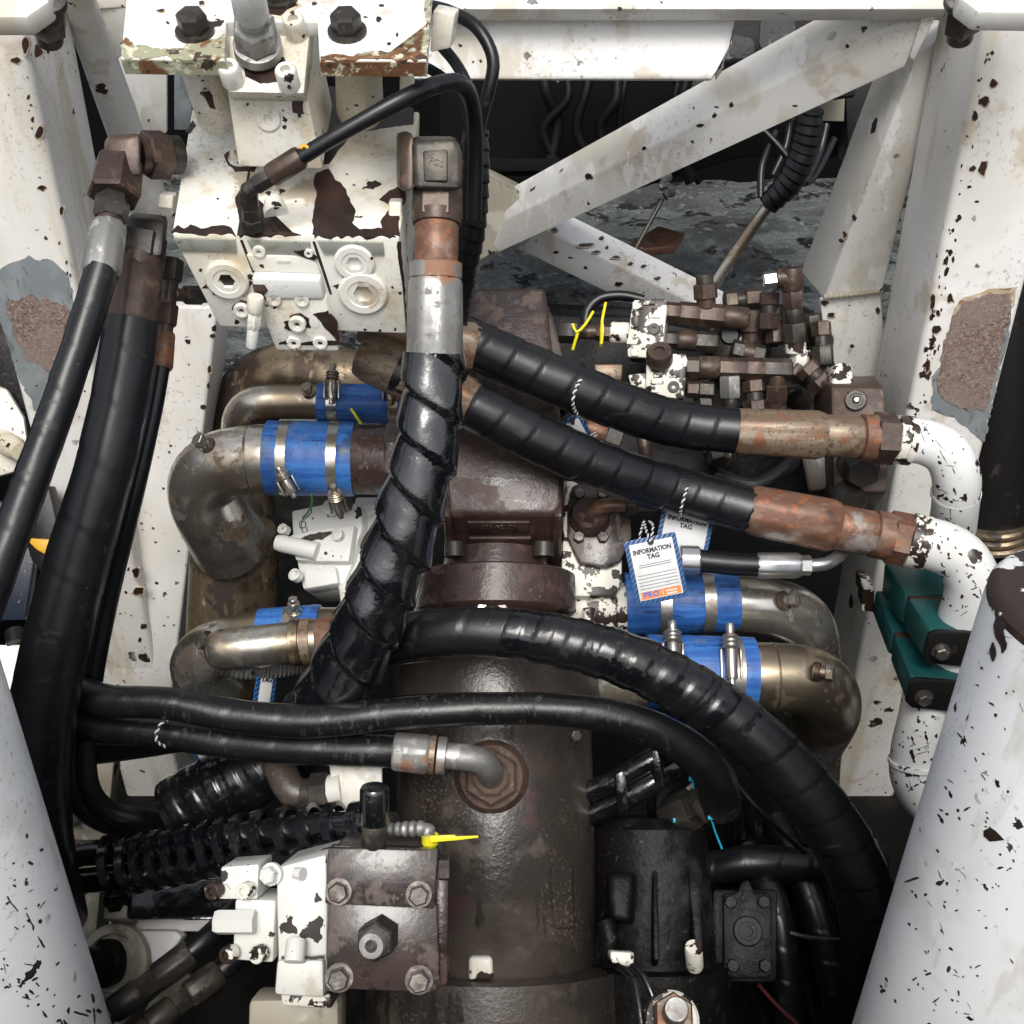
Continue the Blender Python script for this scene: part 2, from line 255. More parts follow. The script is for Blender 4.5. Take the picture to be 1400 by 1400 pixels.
def decal(name, pts, pl, mat, parent, jit=2.2, lift=.0007, sub=5, cuts=0):
    """thin ragged patch lying on a face: bare metal where paint is gone, sanded area, print"""
    q = []; n = len(pts)
    for i in range(n):
        a, b = pts[i], pts[(i+1) % n]; ln = math.hypot(b[0]-a[0], b[1]-a[1]); k = max(1, int(ln/sub)) if jit else 1
        for j in range(k):
            t = j/k; x = a[0]+(b[0]-a[0])*t; y = a[1]+(b[1]-a[1])*t
            x += (mnoise.noise(Vector((x*.09, y*.09, i*.3))) + .6*mnoise.noise(Vector((x*.31, y*.31, 5))))*jit*2; y += (mnoise.noise(Vector((x*.09, y*.09, 7.7))) + .6*mnoise.noise(Vector((x*.31, y*.31, 9))))*jit*2
            q.append((x, y))
    bm = bmesh.new(); va = [bm.verts.new((x, y, 0)) for x, y in q]; m = len(va)
    bm.faces.new(va); bmesh.ops.triangulate(bm, faces=bm.faces[:])
    if cuts: bmesh.ops.subdivide_edges(bm, edges=bm.edges[:], cuts=cuts, use_grid_fill=True)
    ok = True
    for v in bm.verts:
        p = pl.at(v.co.x, v.co.y, lift)
        if p is None: ok = False; break
        v.co = p
    if not ok: bm.free(); return None
    g = bmesh.ops.extrude_face_region(bm, geom=bm.faces[:])
    for v in g['geom']:
        if isinstance(v, bmesh.types.BMVert): v.co = v.co - pl.n*.003
    return link_bm(name, bm, mat, host(parent), 30)
def blob(cx, cy, rx, ry, n=9, rot=0):
    r = []
    for i in range(n):
        a = 2*math.pi*i/n; k = random.uniform(.65, 1.2); x, y = rx*k*math.cos(a), ry*k*math.sin(a)
        r.append((cx+x*math.cos(rot)-y*math.sin(rot), cy+x*math.sin(rot)+y*math.cos(rot)))
    return r
def chipset(parent, pl, lst, mat='chip'):
    for c in lst:
        if not isinstance(c[0], tuple):
            q = blob(*c); decal('paint_chip', q, pl, mat, parent, jit=.5, sub=3)
            if max(c[2], c[3]) > 4: decal('rust_halo', [(c[0]+(x-c[0])*1.22+.6, c[1]+(y-c[1])*1.22+1.0) for x, y in q], pl, 'halo', parent, jit=.6, sub=3, lift=.0004)
        else: decal('paint_chip', c, pl, mat, parent, jit=1.5, sub=4)

def crom(pts, step):
    """Catmull-Rom through world points with radius: list of (Vector, r) resampled by step metres"""
    p = [pts[0]] + list(pts) + [pts[-1]]; out = []
    if len(pts) == 2: p[0] = (pts[0][0]*2-pts[1][0], pts[0][1]); p[-1] = (pts[1][0]*2-pts[0][0], pts[1][1])
    for i in range(1, len(p)-2):
        a, b, c, d = p[i-1], p[i], p[i+1], p[i+2]; n = max(2, int((c[0]-b[0]).length/step))
        for j in range(n):
            t = j/n; t2, t3 = t*t, t*t*t
            v = .5*((2*b[0]) + (c[0]-a[0])*t + (2*a[0]-5*b[0]+4*c[0]-d[0])*t2 + (3*b[0]-a[0]-3*c[0]+d[0])*t3)
            out.append((v, b[1] + (c[1]-b[1])*(t2*(3-2*t))))
    out.append((pts[-1][0], pts[-1][1])); return out
def frames(path):
    T = []; n = len(path)
    for i in range(n): T.append((path[min(n-1, i+1)][0]-path[max(0, i-1)][0]).normalized())
    N = UP.cross(T[0]);  N = N if N.length > .2 else RT.cross(T[0]); N.normalize(); out = []
    for i in range(n):
        if i:
            ax = T[i-1].cross(T[i])
            if ax.length > 1e-7: N = Matrix.Rotation(T[i-1].angle(T[i]), 3, ax) @ N
            N = (N - T[i]*N.dot(T[i])).normalized()
        out.append((T[i], N.copy(), T[i].cross(N)))
    return out
def wpts(pts, r):
    out = []; k = len(pts)
    for i, q in enumerate(pts):
        ri = r[min(i, len(r)-1)] if isinstance(r, (list, tuple)) else r
        if isinstance(q, Vector): out.append((q, ri))
        else: out.append((P(*q), ri*S(q[2])))
    return out
def tube(name, pts, r, mat, parent=None, n=20, step=.008, wrap=None, cap=.0, label=None, smooth=50, mod=None):
    """swept tube; wrap=(kind, pitch, amplitude, starts) adds a real helical relief"""
    if wrap: step, n = min(step, wrap[1]/16), max(n, 32)
    path = crom(wpts(pts, r), step); fr = frames(path); bm = bmesh.new(); rings = []; s = 0
    for i, (c, rad) in enumerate(path):
        if i: s += (c-path[i-1][0]).length
        T, N, B = fr[i]; ring = []
        for j in range(n):
            a = 2*math.pi*j/n; rr = rad
            if wrap:
                ph = (s/wrap[1] + wrap[3]*j/n + .16*mnoise.noise(Vector((s*9, 1.7, len(pts))))) % 1.0
                if wrap[0] == 'saw': rr += wrap[2]*(ph if ph < .93 else (1-ph)/.07*.93) + wrap[2]*.35*mnoise.noise(Vector((s*30, a*1.2, 3)))
                elif wrap[0] == 'seam': rr += wrap[2]*(ph*.9 if ph < .94 else (1-ph)/.06*.85) - wrap[2]*1.2*max(0, 1-abs(ph-.97)/.05) + .0005*mnoise.noise(Vector((s*25, a*1.5, 3)))
                elif wrap[0] == 'band': rr += wrap[2]*(min(1, max(0, (.30-abs(ph-.5))/.06))) + wrap[2]*.4*mnoise.noise(Vector((s*40, a*2, 1)))
                elif wrap[0] == 'rib': rr += wrap[2]*math.sin(ph*2*math.pi)
            if mod: rr *= mod(j, n)
            ring.append(bm.verts.new(c + (N*math.cos(a)+B*math.sin(a))*rr))
        rings.append(ring)
    for a, b in zip(rings, rings[1:]):
        for j in range(n): bm.faces.new((a[j], a[(j+1) % n], b[(j+1) % n], b[j]))
    for ring, sg, k in ((rings[0], -1, 0), (rings[-1], 1, -1)):
        if cap:
            T = fr[k][0]; c = path[k][0]; rad = path[k][1]; prev = ring
            for q in (.35, .65, .87):
                new = [bm.verts.new(c + (v.co-c)*(math.sqrt(1-q*q)) + T*sg*rad*q*cap) for v in ring]
                for j in range(n): bm.faces.new((prev[j], prev[(j+1) % n], new[(j+1) % n], new[j]))
                prev = new
            bm.faces.new(prev)
        else: bm.faces.new(ring)
    return link_bm(name, bm, mat, parent, smooth, label=label)
def lathe(name, A, B, prof, n, mat, parent=None, mod=None, smooth=35, px=True, label=None, hole=0., rot=0.):
    """turned body from A to B; prof = [(t, radius)], radius in photo pixels at its distance (px) or metres"""
    a = P(*A) if not isinstance(A, Vector) else A; b = P(*B) if not isinstance(B, Vector) else B
    ax = (b-a); T = ax.normalized(); N = UP.cross(T)
    if N.length < .15: N = RT.cross(T)
    N.normalize(); Bn = T.cross(N); bm = bmesh.new(); rings = []
    for t, r in prof:
        c = a + ax*t; rm = r*S((c-CAM).dot(FW)) if px else r; ring = []
        for j in range(n):
            q = 2*math.pi*(j+.5)/n + rot; k = mod(j, n) if mod else 1
            ring.append(bm.verts.new(c + (N*math.cos(q)+Bn*math.sin(q))*rm*k))
        rings.append(ring)
    for p, q in zip(rings, rings[1:]):
        for j in range(n): bm.faces.new((p[j], p[(j+1) % n], q[(j+1) % n], q[j]))
    bm.faces.new(rings[0]); bm.faces.new(rings[-1])
    return link_bm(name, bm, mat, parent, smooth, label=label)
CR = lambda j, n: .94 if j % 4 == 0 else 1.0
def seg(name, A, B, t0, t1, r0, r1, sides, mat, parent, mod=None, ch=.08, rot=0., label=None):
    e = (t1-t0)*ch
    return lathe(name, A, B, [(t0, r0*.90), (t0+e, r0), (t1-e, r1), (t1, r1*.90)], sides, mat, parent, mod, rot=rot, label=label)
def fit(parent, A, B, segs):
    for s in segs:
        nm, t0, t1, r0 = s[0], s[1], s[2], s[3]; r1 = s[4] if isinstance(s[4], (int, float)) else r0
        k = [x for x in s[4:] if isinstance(x, str)]
        sides = 6 if 'hex' in k else 32
        mt = [x for x in k if x in MATS][0]
        seg(nm, A, B, t0, t1, r0, r1, sides, mt, parent, CR if 'crimp' in k else None, rot=(.5 if 'turn' in k else 0.))
def bolt(parent, p, n, r, h, mat='boltdark', washer=True, name='bolt', socket=False, rot=None):
    n = n.normalized(); u = n.orthogonal().normalized(); v = n.cross(u); bm = bmesh.new(); k0 = rot if rot is not None else random.uniform(0, 1)
    def ring(z, rad, m): return [bm.verts.new(p + n*z + (u*math.cos(2*math.pi*j/m+k0)+v*math.sin(2*math.pi*j/m+k0))*rad) for j in range(m)]
    def skin(rs, m):
        for a, b in zip(rs, rs[1:]):
            for j in range(m): bm.faces.new((a[j], a[(j+1) % m], b[(j+1) % m], b[j]))
    z = 0
    if washer:
        q = [ring(-.002, r*1.28, 20), ring(h*.18, r*1.28, 20)]; skin(q, 20); bm.faces.new(q[-1]); z = h*.16
    if socket:
        q = [ring(z-.002, r, 20), ring(h*.9, r, 20), ring(h, r*.92, 20), ring(h, r*.55, 20), ring(h*.5, r*.5, 20)]; skin(q, 20); bm.faces.new(q[-1])
    else:
        q = [ring(z-.002, r, 6), ring(h*.86, r, 6)]; skin(q, 6)
        c = [ring(h*.86, r*.999, 6), ring(h, r*.84, 6)]; skin(c, 6); bm.faces.new(c[-1])
    return link_bm(name, bm, mat, parent, 30)
def plug(parent, pl, x, y, rpx, mat='cream', sock='chip', h=.006, name='plug', hexs=True):
    """round screw plug with a sunken hexagon socket, seated on a face"""
    c = pl.at(x, y); d = (c-CAM).dot(FW); r = rpx*S(d); n = pl.n; u, v = pl.u, pl.v; bm = bmesh.new()
    def ring(z, rad, m=28, hx=False):
        return [bm.verts.new(c+n*z+(u*math.cos(2*math.pi*j/m)+v*math.sin(2*math.pi*j/m))*rad*((math.cos(math.pi/6)/math.cos(((2*math.pi*j/m) % (math.pi/3))-math.pi/6)) if hx else 1)) for j in range(m)]
    m = 24; q = [ring(-.003, r, m), ring(h*.7, r, m), ring(h, r*.9, m), ring(h, r*.62, m), ring(h*.85, r*.58, m), ring(h*.85, r*.40, m, hexs), ring(-h*.9, r*.36, m, hexs)]
    for a, b in zip(q, q[1:]):
        for j in range(m): bm.faces.new((a[j], a[(j+1) % m], b[(j+1) % m], b[j]))
    bm.faces.new(q[-1])
    o = link_bm(name, bm, mat, parent, 35); return o
def text(parent, s, pl, x, y, hpx, mat, name='lettering', rot=0., sx=1., lift=.0012, ext=.0003, flip=False, align='CENTER', bold=0.):
    cu = bpy.data.curves.new('txt', 'FONT'); cu.body = s; cu.size = 1; cu.align_x = align; cu.align_y = 'CENTER'; cu.extrude = .001; cu.resolution_u = 2; cu.offset = bold
    to = bpy.data.objects.new('txt', cu); COL.objects.link(to); dg = bpy.context.evaluated_depsgraph_get(); dg.update()
    me = bpy.data.meshes.new_from_object(to.evaluated_get(dg)); bpy.data.objects.remove(to); bpy.data.curves.remove(cu)
    c = pl.at(x, y, lift); k = hpx*S((c-CAM).dot(FW))/.70; bm = bmesh.new(); bm.from_mesh(me); bpy.data.meshes.remove(me)
    u = pl.u*math.cos(rot) + pl.v*math.sin(rot); v = pl.v*math.cos(rot) - pl.u*math.sin(rot)
    if flip: u, v = -u, -v
    for q in bm.verts: q.co = c + u*q.co.x*k*sx + v*q.co.y*k + pl.n*(q.co.z/.001*ext)
    return link_bm(name, bm, mat, parent, 20)
def cord(parent, pts, r, name='cord', pitch=.009):
    """two-strand twisted string, one pale and one dark strand"""
    for k, mt in ((0, 'cordwhite'), (1, 'cordblack')):
        path = crom(wpts(pts, r), .0012); fr = frames(path); s = 0; q = []
        for i, (c, rad) in enumerate(path):
            if i: s += (c-path[i-1][0]).length
            a = 2*math.pi*s/pitch + math.pi*k; q.append((c+(fr[i][1]*math.cos(a)+fr[i][2]*math.sin(a))*rad*.55, rad*.62))
        tube(name, [v for v, _ in q], [b for _, b in q], mt, parent, n=6, step=.0012)
def helix(parent, pts, r, pitch, wid, thick, mat, name='spiral_guard', phase=0.):
    """flat band wound round a bundle"""
    path = crom(wpts(pts, r), .0035); fr = frames(path); bm = bmesh.new(); s = 0; prev = None
    cs = [(-1, 0), (-.8, 1), (.8, 1), (1, 0)]
    tot = 0; acc = [0]
    for i in range(1, len(path)): tot += (path[i][0]-path[i-1][0]).length; acc.append(tot)
    turns = tot/pitch; N = int(turns*26)
    import bisect
    for k in range(N):
        s = tot*k/(N-1); i = min(len(path)-2, max(0, bisect.bisect_left(acc, s)-1)); f = (s-acc[i])/max(1e-9, acc[i+1]-acc[i])
        c = path[i][0].lerp(path[i+1][0], f); rad = path[i][1]; T, Nn, B = fr[i]; a = 2*math.pi*s/pitch + phase; o = Nn*math.cos(a)+B*math.sin(a)
        ring = [bm.verts.new(c + T*(q*wid/2) + o*(rad + z*thick - .001)) for q, z in cs]
        if prev:
            for j in range(len(cs)-1): bm.faces.new((prev[j], prev[j+1], ring[j+1], ring[j]))
            bm.faces.new((prev[-1], prev[0], ring[0], ring[-1]))
        else: bm.faces.new(ring)
        prev = ring
    bm.faces.new(prev[::-1])
    return link_bm(name, bm, mat, parent, 60)
def beam(name, label, cat, e0, e1, mat, thick, pick=None, bev=.006, group=None):
    """box section: e0/e1 = face corner pixels (x,y,d) at each end (left, right); depth thick m straight back"""
    t = thing(name, label, cat, e0[0], group)
    a = [P(*e0[0]), P(*e0[1]), P(*e1[1]), P(*e1[0])]; n = (a[1]-a[0]).cross(a[3]-a[0]).normalized()
    if n.dot(CAM-a[0]) < 0: n = -n
    hexa('section', a, [q-n*thick for q in a], mat, t, bev, seg=3)
    return t, Plane.make(a[0], n)

# ================================================================ the setting
DECK = 1.68                                                     # deck lies this far below the camera
def ground():
    bm = bmesh.new(); nx, ny = 110, 130; vs = []
    for j in range(ny+1):
        for i in range(nx+1):
            x = -5+10*i/nx; y = -2+11*j/ny
            k = min(1, max(0, (y-2.6)/.8)); z = k*(.10*mnoise.noise(Vector((x*1.3, y*1.3, 0))) + .05*mnoise.noise(Vector((x*4, y*4, 2))) + .025*mnoise.noise(Vector((x*10, y*10, 4))) + .05) - (1-k)*.02
            vs.append(bm.verts.new((x, y, CAMH-DECK+z)))
    for j in range(ny):
        for i in range(nx):
            a = j*(nx+1)+i; bm.faces.new((vs[a], vs[a+1], vs[a+nx+2], vs[a+nx+1]))
    setp(link_bm('ground', bm, 'mud', None, 80), kind='structure')
ground()
z0 = CAMH-DECK
setp(hexa('deck', [Vector((-3, -1.5, z0+.01)), Vector((3, -1.5, z0+.01)), Vector((3, 2.75, z0+.01)), Vector((-3, 2.75, z0+.01))], [Vector((-3, -1.5, z0-.03)), Vector((3, -1.5, z0-.03)), Vector((3, 2.75, z0-.03)), Vector((-3, 2.75, z0-.03))], 'deck', None, .004), kind='structure')
def wall(name, a, b, z1, th, mat='void'):
    a, b = Vector((*a, z0-.02)), Vector((*b, z0-.02)); n = Vector(((b-a).y, -(b-a).x, 0)).normalized()*th; u = Vector((0, 0, z1))
    return setp(hexa(name, [a, b, b+u, a+u], [a+n, b+n, b+n+u, a+n+u], mat, None, .004), kind='structure')
wall('wall_rear', (-3, 5.3), (3, 5.3), 3.2, .06)  # black sheet in place of the shade in a roofed compartment
wall('shade_wall_left', (-1.05, .12), (-1.05, 2.3), 1.28, -.06, 'blackpaint')  # added black wall, set close to cut sky light from the left
wall('shade_wall_front', (-1.04, .12), (1.04, .12), 1.2, .05, 'blackpaint')  # out of view, added to keep light off the bottom of the bay
wall('shade_wall_right', (1.05, .12), (1.05, 2.3), 1.28, .06, 'blackpaint')  # added black wall, set close to darken the right of the bay

def scratch(t, sf, rg, n, fx, cl):
    k = 0
    for i in range(n*6):
        if k >= n: break
        cx, cy, sp = cl[rg.randrange(len(cl))]; x, y = rg.gauss(cx, sp), rg.gauss(cy, sp)
        if not fx(x, y) or y > 1420: continue
        a = rg.choice((1.2, 1.15, 1.1, .45, -.5)) + rg.gauss(0, .22); ln = rg.choice((1.3, 1.6, 2, 2, 2.5, 3, 3, 4, 5, 7, 11)); w = rg.uniform(.35, .9) if ln > 5 else rg.uniform(.8, 2.2)
        if rg.random() < .06: ln, w = 6, 3.5
        c, s = math.cos(a), math.sin(a); q = []
        for u, v in ((-1, -.25), (-.4, -1), (.3, -.8), (1, -.1), (.6, .8), (-.2, 1), (-.8, .5)):
            u *= ln*rg.uniform(.7, 1.1); v *= w*rg.uniform(.4, 1.1); q.append((x+u*c-v*s, y+u*s+v*c))
        if decal('paint_chip', q, sf, 'chip', t, jit=.55, lift=.0004, sub=2): k += 1
def edgechips(t, pl, a, b, n, rg, sp=3.5):
    for i in range(n):
        u = rg.betavariate(1, 1); x, y = a[0]+(b[0]-a[0])*u + rg.gauss(0, sp), a[1]+(b[1]-a[1])*u
        r = rg.choice((1, 1.4, 1.8, 2.4, 3.4)); decal('paint_chip', blob(x, y, r*rg.uniform(.6, 1.1), r*rg.uniform(.9, 2.2), 8, .2), pl, 'chip', t, jit=.4, sub=2, lift=.0006)
RGE = random.Random(21)
# ================================================================ white frame
G = 'posts and braces of the white frame'
t, plL = beam('frame_post', 'white square post with grey and rusty sanded patch beside the thick left hoses', 'post', [(-126, -40, 1.3), (14, -40, 1.3)], [(214, 1250, 2.37), (284, 1250, 2.37)], 'white', .17, bev=.010, group=G)
decal('primer_patch', [(-8, 372), (18, 356), (45, 352), (70, 355), (88, 372), (100, 400), (104, 440), (95, 500), (80, 540), (62, 565), (46, 560), (25, 515), (2, 440)], plL, 'primer', t, jit=2.2)
decal('sanded_patch', [(9, 412), (40, 405), (70, 409), (90, 416), (94, 440), (86, 475), (76, 505), (58, 500), (38, 496), (22, 465)], plL, 'sanded', t, jit=3, lift=.0013)
chipset(t, plL, [(22, 82, 8, 5), (54, 182, 6, 10), (57, 256, 6, 4), (35, 60, 5, 14), (52, 70, 6, 10), (186, 782, 5, 7), (190, 808, 8, 6), (196, 856, 4, 4), (198, 895, 3, 3), (211, 946, 5, 5), (84, 288, 3, 5)])
edgechips(t, plL, (22, 60), (205, 925), 26, RGE)
t, plR = beam('frame_post', 'white square post with brown sanded patch above the white bent pipes', 'post', [(1362, -40, 1.3), (1512, -40, 1.3)], [(1104, 1250, 2.37), (1182, 1250, 2.37)], 'white', .17, bev=.010, group=G)
decal('primer_patch', [(1284, 500), (1300, 520), (1340, 545), (1362, 500), (1378, 440), (1386, 404), (1380, 450), (1366, 510), (1350, 580), (1343, 604), (1330, 590), (1300, 568), (1272, 560), (1274, 520)], plR, 'primer', t, jit=2.5, sub=4)
decal('tan_edge', [(1300, 440), (1306, 418), (1322, 404), (1350, 396), (1390, 394), (1386, 420), (1350, 412), (1318, 426), (1300, 460)], plR, 'halo', t, jit=2.2, sub=4, lift=.0009)
decal('sanded_patch', [(1302, 432), (1320, 412), (1350, 404), (1384, 404), (1378, 440), (1362, 500), (1348, 560), (1325, 562), (1300, 552), (1282, 535), (1283, 500)], plR, 'sanded', t, jit=2.6, lift=.0013, sub=4)
chipset(t, plR, [(1358, 113, 5, 6), (1345, 138, 8, 8), (1344, 228, 6, 11), (1330, 230, 5, 4), (1325, 256, 3, 2), (1299, 408, 5, 6), (1282, 428, 4, 5), (1279, 450, 7, 7), (1268, 500, 4, 9), (1260, 512, 3, 4), (1273, 476, 4, 3), (1356, 72, 3, 3), (1335, 275, 3, 2), (1265, 549, 3, 3), (1316, 30, 6, 14)])

edgechips(t, plR, (1352, 60), (1255, 560), 46, RGE, 5); edgechips(t, plR, (1285, 400), (1262, 545), 18, RGE, 8)
def plate_bolt(label, cat, pts, d, bp, at, bs):
    t = thing('cap_plate', label, cat, (*at, d)); pl = facing(*at, d, tx=-.5)
    slab('plate', pts, .025, 'frame', t, pl, .004)
    a, b = bp; q = thing('hex_nut', 'dark steel hex nut under the ' + bs, 'nut', a)
    fit(q, a, b, [('washer', 0, .18, 29, 'boltdark'), ('nut', .18, .74, 26, 'hex', 'boltdark'), ('thread', .74, 1, 18, 'boltdark')])
plate_bolt('cream steel plate corner on top of the left post', 'plate', [(-60, -60), (80, -60), (66, 2), (36, 23), (-60, 23)], 1.18, ((60, -8, 1.20), (68, 56, 1.27)), (30, 10), 'cream plate at the left post')
plate_bolt('cream steel plate corner on top of the right post', 'plate', [(1310, -60), (1480, -60), (1480, 18), (1338, 16), (1312, -4)], 1.18, ((1322, -10, 1.20), (1312, 52, 1.27)), (1400, 0), 'cream plate at the right post')

# top cross beam: upper lip and hanging plate
t = thing('cross_beam', 'white horizontal cross beam with hanging plate above the dark opening', 'beam', (900, 60, 1.5))
slab('flange', [(560, -60, 1.42), (1330, -60, 1.42), (1318, 13, 1.42), (560, 13, 1.42)], .035, 'white', t, bevel=.004)
slab('web', [(560, 10, 1.47), (1006, 10, 1.47), (1001, 60, 1.48), (978, 100, 1.485), (974, 109, 1.49), (560, 108, 1.49)], .012, 'white', t, bevel=.003)
pw = plane((560, 10, 1.47), (1006, 10, 1.47), (974, 109, 1.49))
chipset(t, pw, [(772, 18, 12, 2), (830, 17, 3, 2), [(1000, 60), (1003, 40), (996, 60), (985, 92), (978, 100), (977, 108), (985, 100)], (983, 75, 2, 3), (762, 111, 2, 2)])

# diagonal braces (square tubes seen on edge: two lit faces)
def brace(label, prof0, prof1, mat, group=G, bev=.004):
    t = thing('diagonal_brace', label, 'brace', prof0[1], group); hexa('section', prof0, prof1, mat, t, bev); return t
t = brace('white diagonal brace rising to the right post across the dark opening', [(1165, -4, 1.50), (1272, 10, 1.44), (1238, 92, 1.50), (1180, 70, 1.60)], [(688, 262, 1.93), (690, 300, 1.87), (668, 352, 1.93), (665, 310, 2.03)], 'frame')
pb = plane((1272, 10, 1.44), (1238, 92, 1.50), (690, 300, 1.87))
chipset(t, pb, [(958, 172, 6, 3), (975, 195, 6, 4), (956, 188, 4, 3), (805, 241, 6, 4), (1000, 144, 3, 4), (943, 213, 4, 2), (937, 217, 4, 2), (1087, 145, 4, 2), (1158, 63, 3, 3), (880, 203, 3, 3)])
slab('weld_plate', [(1262, 16), (1280, 20), (1250, 82), (1243, 76)], .012, 'frame', t, pb, .003, lift=.006)
t = brace('white diagonal brace running down behind the valve fittings', [(780, 294, 1.99), (742, 312, 1.94), (706, 340, 1.98), (750, 318, 2.06)], [(1022, 414, 2.16), (975, 428, 2.11), (936, 452, 2.15), (985, 434, 2.24)], 'white')
pb = plane((780, 294, 1.99), (742, 312, 1.94), (1022, 414, 2.16))
chipset(t, pb, [(758, 314, 5, 3), (802, 335, 12, 3, 9), (823, 325, 3, 3), (842, 352, 7, 2, 9), (900, 380, 4, 2), (862, 360, 3, 2), (815, 345, 6, 2), (830, 338, 2, 2), (880, 364, 3, 2)])
pb = plane((742, 312, 1.94), (706, 340, 1.98), (975, 428, 2.11)); chipset(t, pb, [(846, 388, 6, 3), (760, 345, 4, 2), (780, 352, 4, 2), (800, 366, 3, 2)])
t = thing('node_plate', 'stained tan node box joining the two diagonal braces', 'frame node', (690, 300, 1.9), G)
hexa('section', [(628, 225, 1.86), (660, 236, 1.86), (708, 260, 1.88), (704, 262, 1.87), (742, 312, 1.90), (640, 364, 1.92), (618, 340, 1.92)], [(628, 215, 2.0), (660, 226, 2.0), (708, 250, 2.0), (724, 262, 2.0), (762, 302, 2.0), (660, 350, 2.05), (628, 330, 2.05)], 'tanpaint', t, .003)
# right inner brace with its lower leg
t = brace('grey white inner brace leaning from the right post corner towards the valve fittings', [(1206, 70, 1.62), (1252, 78, 1.52), (1296, 40, 1.50), (1280, 20, 1.6)], [(1094, 372, 1.86), (1126, 410, 1.78), (1206, 402, 1.76), (1190, 380, 1.85)], 'frame', bev=.005)
pb = plane((1252, 78, 1.52), (1296, 40, 1.50), (1126, 410, 1.78))
chipset(t, pb, [(1196, 251, 6, 2), (1234, 245, 3, 2), (1229, 301, 4, 2), (1168, 298, 3, 4), (1155, 320, 3, 5), (1150, 330, 3, 3)])
tube('weld_bead', [(1126, 406, 1.772), (1160, 403, 1.765), (1206, 398, 1.755)], 3.5, 'tanpaint', t, n=10, wrap=('rib', .008, .0008, 0))
t = thing('brace_leg', 'white welded leg under the inner brace behind the brown valve block', 'brace', (1170, 500, 1.8), G)
hexa('section', [(1120, 406, 1.785), (1204, 400, 1.765), (1218, 560, 1.86), (1222, 700, 1.95), (1180, 700, 1.95), (1150, 520, 1.87), (1128, 465, 1.82)], [(1110, 410, 1.92), (1194, 402, 1.92), (1208, 560, 2.0), (1210, 690, 2.05), (1170, 690, 2.05), (1140, 520, 1.97), (1118, 465, 1.95)], 'white', t, .004)
pb = plane((1120, 406, 1.785), (1204, 400, 1.765), (1218, 560, 1.86))
chipset(t, pb, [(1127, 414, 5, 4), (1136, 430, 5, 3), (1133, 445, 3, 3), (1131, 454, 4, 3), (1165, 473, 3, 3), (1200, 424, 3, 6)])
# left: round brace, gusset, grey panel, inner post
t = thing('round_brace', 'pale round tube brace behind the left post', 'brace', (140, 100, 1.6), G)
tube('section', [(92, -40, 1.42), (175, 190, 1.75), (215, 300, 1.9)], 24, 'frame', t, n=28)
t = thing('gusset_plate', 'cream gusset plate behind the bracket plate edge', 'plate', (150, 50, 1.6))
slab('plate', [(112, 6, 1.52), (180, 8, 1.52), (182, 62, 1.56), (158, 84, 1.58), (126, 26, 1.54)], .02, 'frame', t, bevel=.004)
slab('flange', [(108, -40, 1.5), (180, -40, 1.5), (180, 10, 1.52), (118, 14, 1.52)], .05, 'frame', t, bevel=.004)
t = thing('machine_cover', 'smooth grey painted panel in shade left of the manifold', 'panel', (190, 130, 1.9))
slab('plate', [(110, 20, 1.85), (228, 20, 1.85), (228, 182, 2.0), (170, 182, 2.0)], .01, 'frame', t, bevel=.002)
slab('edge_strip', [(238, 60, 1.84), (262, 60, 1.84), (262, 178, 1.95), (238, 178, 1.95)], .01, 'primer', t, bevel=.002)
t, plI = beam('inner_post', 'white inner post with soot stained edge beside the brass elbow pipes', 'post', [(216, 418, 1.66), (298, 418, 1.66)], [(140, 1010, 2.02), (228, 1010, 2.02)], 'white', .11, bev=.006, group=G)
chipset(t, plI, [(257, 467, 4, 4), (291, 459, 4, 3), (287, 505, 3, 6), (285, 527, 2, 4), (278, 556, 4, 3), (234, 609, 2, 2), (287, 432, 3, 3)])

# ================================================================ big white foreground cylinders
def bigcyl(label, A, B, r0, r1, chip):
    t = thing('ram_barrel', label, 'cylinder', B)
    lathe('barrel', A, B, [(0, r0*.93), (.012, r0*.99), (.03, r0), (1, r1)], 72, 'bigwhite', t)
    a, b = P(*A), P(*B); lathe('collar', a+(b-a)*.03, a+(b-a)*.045, [(0, r0*S(A[2])*.985), (.2, r0*S(A[2])*1.004), (.8, r0*S(A[2])*1.004), (1, r0*S(A[2])*.985)], 72, 'bigwhite', t, px=False)
    return t
t = bigcyl('big white scratched ram barrel standing in front of the green clamps', (1574, 838, .83), (1330, 1500, 1.08), 208, 172, None)
sf = Surf(FIRST[t.name]); rg = random.Random(11)
a, c = P(1574, 838, .83), P(1330, 1500, 1.08); rr = 208*S(.83)
lathe('end_cap', a-(c-a)*.004, a+(c-a)*.030, [(0, rr*.93), (.12, rr*.97), (.4, rr*1.002), (1, rr*1.001)], 72, 'browncap', t, px=False)
scratch(t, sf, rg, 105, lambda x, y: x < 1399 and x > 1362-(y-800)*.292+4, [(1330, 1150, 60), (1275, 1220, 35), (1340, 1290, 60), (1270, 1330, 45), (1360, 1050, 50), (1385, 1180, 40), (1300, 1380, 50), (1310, 1100, 30), (1380, 960, 30)])
decal('paint_chip', [(1346, 1136), (1356, 1132), (1366, 1140), (1374, 1148), (1362, 1150), (1354, 1150), (1346, 1144)], sf, 'chip', t, .8, cuts=1)
for q in ([(1398, 792), (1386, 800), (1378, 812), (1376, 830), (1384, 842), (1390, 832), (1392, 850), (1398, 848)], [(1372, 822), (1366, 836), (1362, 856), (1368, 878), (1374, 892), (1378, 880), (1373, 862), (1380, 850), (1377, 836)], [(1382, 858), (1388, 868), (1398, 880), (1398, 868), (1390, 858)], [(1360, 880), (1356, 896), (1360, 905), (1364, 892)]):
    decal('paint_chip', q, sf, 'chip', t, 1.4, lift=.0009, cuts=2)
